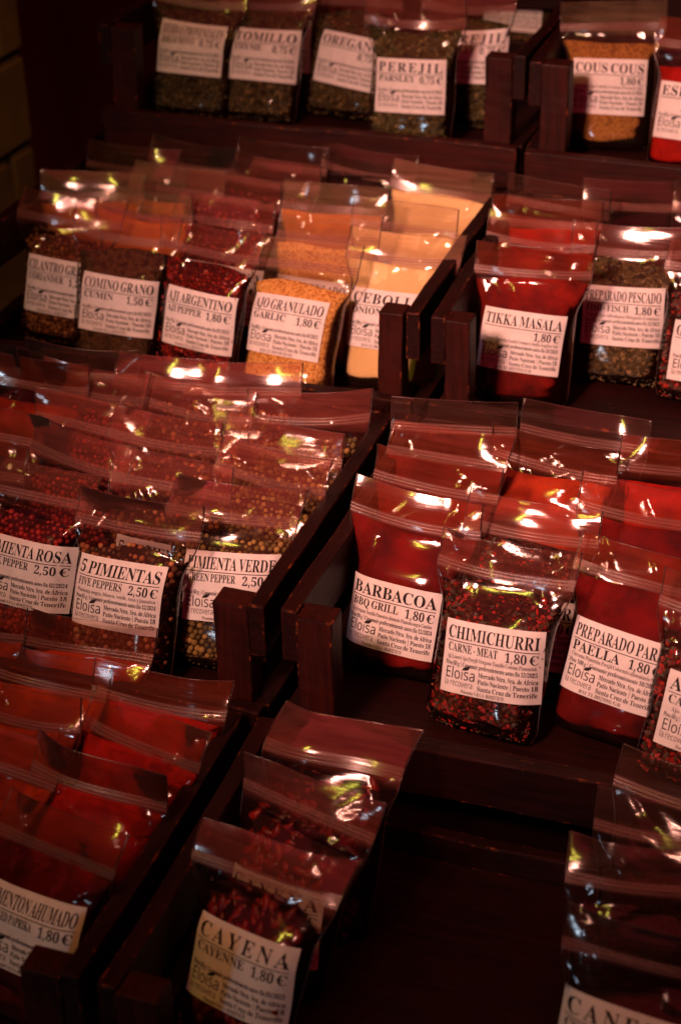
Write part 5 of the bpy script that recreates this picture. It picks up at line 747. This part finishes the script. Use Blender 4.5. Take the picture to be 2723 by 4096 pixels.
class Shape:
    """Pillow shape of one bag: front/back sheets joined at the sides, all lengths in layout units."""
    def __init__(self, seed, full=0.24, fill=1.3, curl=0.0, slump=0.0):
        r = np.random.RandomState(seed)
        self.full, self.fill, self.curl = full, fill, curl
        self.lab = None
        self.wav = [(r.uniform(1.5, 4.5), r.uniform(0, 6.3), r.uniform(-.032, .032)) for _ in range(4)]
        self.folds = []
        for i in range(16):
            # creases radiating from the zip corners and the shoulders
            sx = r.choice([-1, 1]); s0 = r.uniform(1.15, 1.6)
            self.folds.append((sx * r.uniform(.2, .68), s0, r.uniform(-1.2, 1.2) + (1.57 if r.rand() < .6 else 0), r.uniform(.10, .30), r.uniform(.014, .042), r.uniform(-.03, .034)))
        for i in range(8):
            self.folds.append((r.uniform(-.5, .5), r.uniform(.08, .36), r.uniform(-.6, .6), r.uniform(.06, .2), r.uniform(.03, .06), r.uniform(-.022, .022)))
        self.asym = r.uniform(-.12, .12)
        self.side = [(r.uniform(2, 5), r.uniform(0, 6.3), r.uniform(.004, .014)) for _ in range(2)]
        self.bend = r.uniform(-.11, .11)
        self.corner = r.uniform(-.17, .15, 2)
        self.sag, self.tilt, self.lat = r.uniform(-.02, .07), r.uniform(-.07, .07), r.uniform(-.05, .05)
    def warp(self, P):
        """Sag and skew of the empty top of the bag; takes (u, n, s) rows, gives metres."""
        P = np.asarray(P, float); u, n, s = P[:, 0], P[:, 1], P[:, 2]
        k = smooth(.95, 1.60, s)
        s2 = s + k * (self.sag * (2 * u * u - .5) + self.tilt * u)
        u2 = u + self.lat * smooth(.7, 1.9, s)
        return np.stack([u2 * U, -n * U, s2 * U], 1)
    def half(self, s):
        a = HALF - (HALF - .595) * smooth(1.56, 1.15, s) * (self.full / .24)
        a = a - .05 * smooth(.16, 0, s)
        for k, p, m in self.side:
            a = a + m * np.sin(k * s * 2 + p) * smooth(1.6, 1.3, s)
        return a
    def depth(self, s):
        d = self.full * np.sqrt(np.clip(1 - (1 - np.clip(s / .20, 0, 1)) ** 2, 0, 1)) * .97 + .012
        k = 1 - smooth(.97, S_ZIP - .01, s)
        return d * np.maximum(k, .02) + .004
    def centre(self, u, s):
        n = self.curl * np.clip(s - S_ZIP + .1, 0, 1) ** 2 * 3
        w = smooth(1.2, 1.7, s)
        for k, p, m in self.wav:
            n = n + m * w * np.sin(k * u + p)
        n = n + self.bend * u * w
        for sg, am in zip((-1, 1), self.corner):
            n = n + am * smooth(.30, .80, sg * u) * smooth(1.5, 2.0, s)
        return n
    def front(self, u, s, wrinkle=1.0):
        a = self.half(s); x = np.clip(np.abs(u / a), 0, 1)
        prof = np.clip(1 - x ** 3.4, 0, 1) ** .62 * (1 + self.asym * u)
        n = self.centre(u, s) + self.depth(s) * prof
        if wrinkle:
            if self.lab:
                wrinkle = wrinkle * (1 - .88 * smooth(.60, .50, np.abs(u - self.lab[0])) * smooth(.46, .37, np.abs(s - self.lab[1])))
            for cx, cs, an, ln, wd, am in self.folds:
                du, ds = u - cx, s - cs
                p = du * np.cos(an) + ds * np.sin(an); q = -du * np.sin(an) + ds * np.cos(an)
                e = np.exp(-(p / ln) ** 2) / (1 + (q / wd) ** 2)
                n = n + wrinkle * am * e * (x < .999) * smooth(1.0, .9, x) * smooth(1.64, 1.56, s)
        return n
    def back(self, u, s):
        a = self.half(s); x = np.clip(np.abs(u / a), 0, 1)
        return self.centre(u, s) - self.depth(s) * .7 * np.clip(1 - x ** 3, 0, 1) ** .6


def ring_mesh(sh, nu, s_of, ns, inset, caps, wrinkle, bumpy=0):
    xs = np.sin(np.linspace(-1, 1, nu) * np.pi / 2) * .5 + np.linspace(-1, 1, nu) * .5
    R = 2 * nu - 2
    T = np.linspace(0, 1, ns + 1)[:, None]
    def sheet(xx, front):
        s = np.broadcast_to(s_of(xx[None, :], T), (ns + 1, len(xx)))
        u = xx[None, :] * sh.half(s) * inset
        c = sh.centre(u, s)
        n = sh.front(u / inset, s, wrinkle) if front else sh.back(u / inset, s)
        return np.stack([u, c + (n - c) * inset, s], 2)
    V = np.concatenate([sheet(xs, True), sheet(xs[-2:0:-1], False)], 1).reshape(-1, 3).tolist()
    F = [(j * R + i, j * R + (i + 1) % R, (j + 1) * R + (i + 1) % R, (j + 1) * R + i) for j in range(ns) for i in range(R)]
    if 'b' in caps:
        F += [(i, i + 1, R - i - 1, R - i) if i else (0, 1, R - 1) for i in range(nu - 2)] + [(nu - 2, nu - 1, nu)]
        F = [f[::-1] if len(f) and max(f) < R else f for f in F]
    if 't' in caps:
        o = ns * R
        F += [(o + i, o + i + 1, o + R - i - 1, o + R - i) if i else (o, o + 1, o + R - 1) for i in range(nu - 2)] + [(o + nu - 2, o + nu - 1, o + nu)]
    return V, F

def tube(path, rad, k=5):
    """Round bead along a path of (u, n, s)."""
    path = np.array(path, float)
    d = np.gradient(path, axis=0)
    d /= np.linalg.norm(d, axis=1)[:, None] + 1e-9
    e = np.cross(d, (0, 1, 0)); e /= np.linalg.norm(e, axis=1)[:, None] + 1e-9
    f = np.cross(d, e)
    an = 2 * np.pi * np.arange(k) / k
    V = path[:, None, :] + rad * (np.cos(an)[None, :, None] * e[:, None, :] + np.sin(an)[None, :, None] * f[:, None, :])
    F = [(i * k + j, i * k + (j + 1) % k, (i + 1) * k + (j + 1) % k, (i + 1) * k + j) for i in range(len(path) - 1) for j in range(k)]
    return V.reshape(-1, 3).tolist(), F

def join(parts):
    V, F = [], []
    for v, f in parts:
        b = len(V); V += list(v); F += [tuple(i + b for i in q) for q in f]
    return V, F

_bm = bmesh.new(); bmesh.ops.create_icosphere(_bm, subdivisions=2, radius=1)
ICO_V = np.array([v.co[:] for v in _bm.verts]); ICO_F = [tuple(v.index for v in f.verts) for f in _bm.faces]
_bm.free()

def scatter(sh, kind, seed, top):
    r = np.random.RandomState(seed)
    V, F = [], []
    def put(v, f):
        b = len(V); V.extend(map(tuple, v)); F.extend(tuple(i + b for i in q) for q in f)
    def surf(n, pad=.90):
        out = []
        while len(out) < n:
            u = r.uniform(-.6, .6); s = r.uniform(.03, 1.6)
            if s > top(u / .6) or abs(u) > sh.half(s) * pad: continue
            if sh.lab and .47 < abs(u - sh.lab[0]) < .54 and abs(s - sh.lab[1]) < .40: continue
            out.append((u, s))
        return out
    if kind == 'corn':
        d = .066
        pts = []
        s = .05
        k = 0
        while s < 1.6:
            u = -.58 + (d * .5 if k % 2 else 0)
            while u < .6:
                uu, ss = u + r.uniform(-.016, .016), s + r.uniform(-.016, .016)
                if ss < top(uu / .6) + .02 and abs(uu) < sh.half(ss) * .93: pts.append((uu, ss))
                u += d
            s += d * .88; k += 1
        for u, s in pts:
            n = float(sh.front(u, s, .9)); c = float(sh.centre(u, s))
            if n - c < .03: continue
            n = c + (n - c) * .975 - .035 + r.uniform(-.012, .002)
            rad = r.uniform(.026, .037)
            sq = 1 + r.uniform(-.06, .06)
            v = ICO_V * [rad, rad, rad * sq] + [u, n, s]
            put(v, ICO_F)
    elif kind == 'pod':
        for u, s in surf(230, .74):
            w0 = .045
            n = float(sh.front(u, s, .9)); c = float(sh.centre(u, s))
            n = c + (n - c) * .90 - w0 - r.uniform(0, .03)
            an = r.uniform(0, 3.14); L = r.uniform(.07, .115); w = r.uniform(.036, .054)
            v = ICO_V.copy()
            tp = 1 - .45 * np.clip(v[:, 0], -1, 1) * .8
            x = v[:, 0] * L; y = v[:, 1] * w * tp; z = v[:, 2] * w * tp + .03 * (v[:, 0] ** 2)
            y = y + .006 * np.sin(v[:, 0] * 9)
            ca, sa = math.cos(an), math.sin(an)
            put(np.stack([u + x * ca - z * sa, n + y, s + x * sa + z * ca], 1), ICO_F)
    else:
        cnt = 1300 if kind == 'flake' else 800
        for u, s in surf(cnt):
            n = float(sh.front(u, s, .9)); c = float(sh.centre(u, s))
            n = c + (n - c) * .955 + r.uniform(-.016, -.002)
            an = r.uniform(0, 3.14)
            if kind == 'flake': L, w = r.uniform(.014, .046), r.uniform(.008, .026)
            else: L, w = r.uniform(.028, .045), r.uniform(.006, .009)
            tilt = r.uniform(-.3, .3)
            ca, sa = math.cos(an), math.sin(an)
            q = []
            for a_, b_, h_ in ((-1, -.6, 0), (.2, -1, .3), (1, .3, 0), (-.1, 1, .3)):
                x, y = a_ * L, b_ * w
                q.append((u + x * ca - y * sa, n + tilt * y + h_ * w + tilt * .4 * x, s + x * sa + y * ca))
            put(q, [(0, 1, 2, 3)])
    return V, F

BAGS = 'zip bags of spices standing in the crates'
def spice_bag(key, content, words, full=0.23, fill=1.28, curl=None):
    row, x, y, yaw, lean, lab = SPOTS[key]
    seed = sum(ord(c) * (i * 7 + 3) for i, c in enumerate(key)) % 9973
    r = np.random.RandomState(seed)
    if curl is None: curl = {'ver': -.40, 'cin': .22, 'chi': .12, '4j': -.6, 'bar': -.12}.get(key, r.uniform(-.24, .18))
    sh = Shape(seed, full + r.uniform(-.015, .015), fill, curl)
    sh.lab = lab
    root = empty('spice_bag', P(x, y, FLOOR_H[row] + .02), words, 'spice bag', BAGS, (-math.radians(lean), 0, math.radians(yaw)))
    # contents
    edge = .02 if fill > 1.5 else .05
    t0 = r.uniform(-.05, .05) if fill < 1.5 else r.uniform(-.015, .015); k0 = r.uniform(0, 6.3)
    top = lambda u: fill + t0 * u + .03 * np.sin(u * 3 + k0) - edge * u * u
    body, skind, smat = CONT[content]
    V, F = ring_mesh(sh, 21, lambda u, t: .018 + (top(u) - .018) * t, 22, .975 if not skind else .80 if skind in ('corn', 'pod') else .93, 'bt', .8)
    mi = [0] * len(F)
    mats = [body]
    if skind in ('flake', 'stick'):
        v2, f2 = scatter(sh, skind, seed, top)
        b = len(V); V = V + v2; F = F + [tuple(i + b for i in q) for q in f2]
        mi += [1] * len(f2); mats.append(smat)
    mesh_obj('contents', sh.warp(V), F, mats, root, True, mi)
    if skind in ('corn', 'pod'):
        v2, f2 = scatter(sh, skind, seed, top)
        o = mesh_obj('peppercorns' if skind == 'corn' else 'chili_pods', sh.warp(v2), f2, smat, root, True)
        o['kind'] = 'stuff'
    # film pouch
    V, F = ring_mesh(sh, 41, lambda u, t: H_BAG * t, 64, 1.0, '', 1.0)
    mesh_obj('film_pouch', sh.warp(V), F, FILM_HAZE if content == 'cayenne' or (skind == 'corn' and full <= .20) else FILM_SHADED if content == 'dark_spice' else FILM_RED if 'paprika' in content or content == 'tikka' else FILM_WARM if content in ('curry', 'onion', 'garlic', 'couscous') else FILM, root, True)
    # zip: flat strip with two beads, front and back welded
    parts = []
    us = np.linspace(-HALF, HALF, 30)
    for ds, rad in ((-.034, .008), (0.0, .013), (.034, .007)):
        parts.append(tube([(u, float(sh.centre(u, S_ZIP + ds)) + .012, S_ZIP + ds) for u in us], rad))
    sv, sf = [], []
    for i, u in enumerate(us):
        for ds in (-.055, .055):
            sv.append((u, float(sh.centre(u, S_ZIP + ds)) + .013, S_ZIP + ds))
        if i: sf.append((2 * i - 2, 2 * i, 2 * i + 1, 2 * i - 1))
    parts.append((sv, sf))
    V, F = join(parts)
    mesh_obj('zip_seal', sh.warp(V), F, ZIP, root, True)
    # welded side edges and the lip of the mouth
    parts = []
    for sx in (-1, 1):
        parts.append(tube([(sx * float(sh.half(s)), float(sh.centre(sx * float(sh.half(s)), s)), s) for s in np.linspace(.02, H_BAG, 40)], .0055, 4))
    parts.append(tube([(u, float(sh.centre(u, H_BAG)), H_BAG) for u in us], .0045, 4))
    V, F = join(parts)
    mesh_obj('welded_edge', sh.warp(V), F, SEAM, root, True)
    # paper label and its print
    if lab:
        cu, cw, rot = lab
        ca, sa = math.cos(math.radians(rot)), math.sin(math.radians(rot))
        def place(q, lift):
            u = cu + q[:, 0] * ca - q[:, 1] * sa
            s = cw + q[:, 0] * sa + q[:, 1] * ca
            a = sh.half(s)
            n = sh.front(np.clip(u, -a * .93, a * .93), s, 1.0) - np.clip(np.abs(u) - a * .93, 0, 1) * 1.2 + lift
            return sh.warp(np.stack([u, n, s], 1))
        nu, nv = 33, 25
        gx, gy = np.meshgrid(np.linspace(-.5, .5, nu), np.linspace(-.365, .365, nv))
        q = np.stack([gx.ravel(), gy.ravel()], 1)
        F = [(j * nu + i, j * nu + i + 1, (j + 1) * nu + i + 1, (j + 1) * nu + i) for j in range(nv - 1) for i in range(nu - 1)]
        lo = mesh_obj('paper_label', place(q, .010), F, PAPER, root, True)
        (pv, pf), (qv, qf) = label_print(*LABELS[key])
        v = np.vstack([pv, qv])
        f = [tuple(t) for t in pf] + [tuple(t + len(pv)) for t in qf]
        mesh_obj('print', place(v, .0135), f, [INK, INK_SOFT], lo, False, [0] * len(pf) + [1] * len(qf))
    return root

# key, contents, description, fullness, fill height
BAG_LIST = [
 ('her', 'herb', 'clear zip bag of mixed Provence herbs, leftmost in the top row', .22, 1.58),
 ('tom', 'herb', 'clear zip bag of thyme with its TOMILLO label, beside the Provence herbs', .22, 1.53),
 ('ore', 'herb', 'clear zip bag of oregano partly hidden by the parsley bag', .22, 1.48),
 ('per', 'parsley', 'clear zip bag of parsley with its PEREJIL label, at the front of the top row', .22, 1.53),
 ('cou', 'couscous', 'clear zip bag of brown couscous spice in the top row', .23, 1.43),
 ('esp', 'bright_paprika', 'zip bag of bright red spice right of the couscous bag, cut by the photo edge', .23, 1.38),
 ('b1a', 'herb', 'dark herb bag between and behind the thyme and oregano bags', .20, 1.48),
 ('b1b', 'parsley', 'dark herb bag with a shaded label just behind the parsley bag', .20, 1.48),
 ('b1d', 'herb', 'green herb bag with a price label standing high at the back of the top crate', .20, 1.48),
 ('cil', 'coriander', 'clear zip bag of coriander seed, leftmost in the second row', .23,  1.40),
 ('com', 'cumin', 'clear zip bag of cumin seed with its COMINO GRANO label', .23, 1.49),
 ('arg', 'chili_flakes', 'clear zip bag of red chili flakes with its AJI ARGENTINO label', .23, 1.49),
 ('ajo', 'garlic', 'clear zip bag of orange garlic granules with its AJO GRANULADO label', .23, 1.41),
 ('ceb', 'onion', 'clear zip bag of pale onion powder beside the crate post', .24, 1.56),
 ('2e', 'chili_flakes', 'red chili flake bag standing right behind the AJI ARGENTINO bag', .18, 1.58),
 ('2f', 'curry', 'orange powder bag standing behind the cumin bag', .18, 1.58),
 ('2g', 'chili_flakes', 'red chili flake bag third from the front behind the AJI ARGENTINO bag', .18, 1.53),
 ('2h', 'garlic', 'orange granule bag standing right behind the AJO GRANULADO bag', .18, 1.53),
 ('2i', 'onion', 'pale yellow powder bag standing right behind the onion bag', .18, 1.58),
 ('2j', 'curry', 'orange powder bag with a shiny flap behind the coriander bag', .18, 1.53),
 ('2k', 'curry', 'zip bag with a tall pale flap, third from the front behind the cumin bag', .18, 1.48),
 ('2l', 'chili_flakes', 'dark red bag, fourth from the front behind the AJI ARGENTINO bag', .18, 1.48),
 ('2m', 'curry', 'orange powder bag with white glints on its flap behind the garlic bags', .18, 1.58),
 ('2n', 'onion', 'pale powder bag with a glinting flap at the right back corner of the second-row crate', .18, 1.58),
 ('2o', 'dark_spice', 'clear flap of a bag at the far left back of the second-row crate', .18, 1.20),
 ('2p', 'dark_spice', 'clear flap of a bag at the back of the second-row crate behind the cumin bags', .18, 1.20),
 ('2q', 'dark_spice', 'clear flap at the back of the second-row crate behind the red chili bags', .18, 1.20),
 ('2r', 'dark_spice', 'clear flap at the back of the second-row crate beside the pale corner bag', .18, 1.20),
 ('tik', 'tikka', 'clear zip bag of orange-red powder with its TIKKA MASALA label', .24, 1.56),
 ('pes', 'fish_mix', 'clear zip bag of grey-green herb mix with its PREPARADO PESCADO label', .23, 1.53),
 ('gar', 'meat_mix', 'zip bag of brown-red spice right of the fish herb bag, cut by the photo edge', .23, 1.38),
 ('2s', 'tikka', 'orange-red powder bag standing right behind the TIKKA MASALA bag', .18, 1.58),
 ('2t', 'bright_paprika', 'red powder bag third from the front behind the TIKKA MASALA bag', .18, 1.58),
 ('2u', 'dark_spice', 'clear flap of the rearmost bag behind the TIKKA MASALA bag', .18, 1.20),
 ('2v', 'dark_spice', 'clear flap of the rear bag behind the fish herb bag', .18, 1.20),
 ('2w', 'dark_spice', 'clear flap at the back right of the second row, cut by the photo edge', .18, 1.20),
 ('ros', 'pink_pepper', 'zip bag of pink peppercorns with its PIMIENTA ROSA label, cut by the left photo edge', .24,  1.40),
 ('cin', 'five_pepper', 'clear zip bag of mixed peppercorns with its 5 PIMIENTAS label', .24,  1.40),
 ('ver', 'green_pepper', 'clear zip bag of green peppercorns with its PIMIENTA VERDE label', .24,  1.40),
 ('3a', 'pink_pepper', 'pink peppercorn bag standing behind the PIMIENTA ROSA bag', .20,  1.40),
 ('3b', 'five_pepper', 'mixed peppercorn bag with a half-hidden label right behind the 5 PIMIENTAS bag', .20,  1.40),
 ('3c', 'green_pepper', 'green peppercorn bag standing right behind the PIMIENTA VERDE bag', .20,  1.40),
 ('3d', 'dark_spice', 'dark bag cut by the left photo edge, behind the pink peppercorns', .18, 1.40),
 ('3e', 'pink_pepper', 'pink peppercorn bag third from the front in its column', .18,  1.40),
 ('3f', 'five_pepper', 'mixed peppercorn bag third from the front in its column', .18,  1.40),
 ('3g', 'green_pepper', 'green peppercorn bag with yellow glints, third from the front in its column', .18,  1.40),
 ('3h', 'orange_paprika', 'orange-brown bag with a creased flap at the left of the pepper crate', .18, 1.43),
 ('3i', 'pink_pepper', 'pink peppercorn bag fourth from the front in its column', .18,  1.40),
 ('3j', 'five_pepper', 'mixed peppercorn bag fourth from the front in its column', .18,  1.40),
 ('3k', 'green_pepper', 'green peppercorn bag with a wide pale zip, fourth from the front by the crate side', .18,  1.40),
 ('3l', 'dark_spice', 'bag at the far left back of the pepper crate, cut by the photo edge', .18, 1.30),
 ('3m', 'dark_spice', 'clear flap at the back of the pepper crate below the cumin bag', .18, 1.30),
 ('3n', 'five_pepper', 'clear flap at the back of the pepper crate below the AJI ARGENTINO bag', .18,  1.40),
 ('3o', 'five_pepper', 'clear reddish flap at the back of the pepper crate below the garlic bag', .18,  1.40),
 ('3p', 'dark_spice', 'bag with a rounded flap corner at the left photo edge behind the PIMIENTA ROSA bag', .20, 1.35),
 ('bar', 'paprika', 'clear zip bag of deep red powder with its BARBACOA label', .25, 1.56),
 ('chi', 'meat_mix', 'clear zip bag of red and green flakes with its CHIMICHURRI label in front', .25, 1.51),
 ('pae', 'paprika', 'clear zip bag of red powder with its PREPARADO PARA PAELLA label', .25, 1.57),
 ('ado', 'meat_mix', 'zip bag with its ADOBO label cut by the right photo edge', .24, 1.43),
 ('3q', 'meat_mix', 'bag of red flakes with a bright zip right behind the front CHIMICHURRI bag', .20, 1.55),
 ('3r', 'paprika', 'red powder bag standing right behind the PREPARADO PARA PAELLA bag', .20, 1.56),
 ('3s', 'paprika', 'red powder bag with yellow glints right behind the BARBACOA bag', .20, 1.58),
 ('3t', 'orange_paprika', 'bag with a bright scuffed flap, third from the front behind the CHIMICHURRI bag', .18, 1.53),
 ('3u', 'paprika', 'red powder bag with a shiny flap, third from the front behind the BARBACOA bag', .18, 1.58),
 ('3v', 'bright_paprika', 'red bag with a thin bright zip behind the paella bags at the right photo edge', .18, 1.48),
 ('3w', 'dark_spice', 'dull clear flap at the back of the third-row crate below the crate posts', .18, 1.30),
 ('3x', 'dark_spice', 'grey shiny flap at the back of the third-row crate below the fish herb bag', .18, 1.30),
 ('ahu', 'paprika', 'zip bag of smoked paprika with its PIMENTON AHUMADO label at the lower left', .24, 1.58),
 ('4a', 'bright_paprika', 'bright red powder bag standing right behind the smoked paprika bag', .20, 1.58),
 ('4b', 'orange_paprika', 'orange-red powder bag at the left photo edge, second from the front', .20, 1.58),
 ('4c', 'bright_paprika', 'bright red powder bag third from the front behind the smoked paprika bag', .20, 1.58),
 ('4d', 'orange_paprika', 'orange-red powder bag with a pointed flap at the left photo edge, third from the front', .20, 1.58),
 ('4e', 'bright_paprika', 'bright red powder bag with a wide flap, fourth behind the smoked paprika bag', .20, 1.58),
 ('4f', 'orange_paprika', 'orange powder bag with a striated flap between the red and left-edge bags', .20, 1.58),
 ('4g', 'orange_paprika', 'rearmost orange bag whose flap overlaps the 5 PIMIENTAS label', .20, 1.58),
 ('4h', 'orange_paprika', 'rearmost bag at the left photo edge below the PIMIENTA ROSA label', .20, 1.58),
 ('cay', 'cayenne', 'clear zip bag of red cayenne pods with its CAYENA label at the bottom front', .25,  1.40),
 ('4i', 'cayenne', 'cayenne pod bag standing right behind the front CAYENA bag', .22,  1.40),
 ('4j', 'cayenne', 'rearmost cayenne pod bag with a dark curved flap', .22,  1.40),
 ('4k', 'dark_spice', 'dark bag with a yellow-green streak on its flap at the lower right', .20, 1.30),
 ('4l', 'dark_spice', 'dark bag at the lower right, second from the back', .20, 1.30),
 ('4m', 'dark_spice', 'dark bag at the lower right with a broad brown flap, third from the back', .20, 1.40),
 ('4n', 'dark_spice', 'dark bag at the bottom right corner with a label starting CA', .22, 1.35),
]
for b in BAG_LIST:
    spice_bag(*b[:3], full=b[3], fill=b[4])
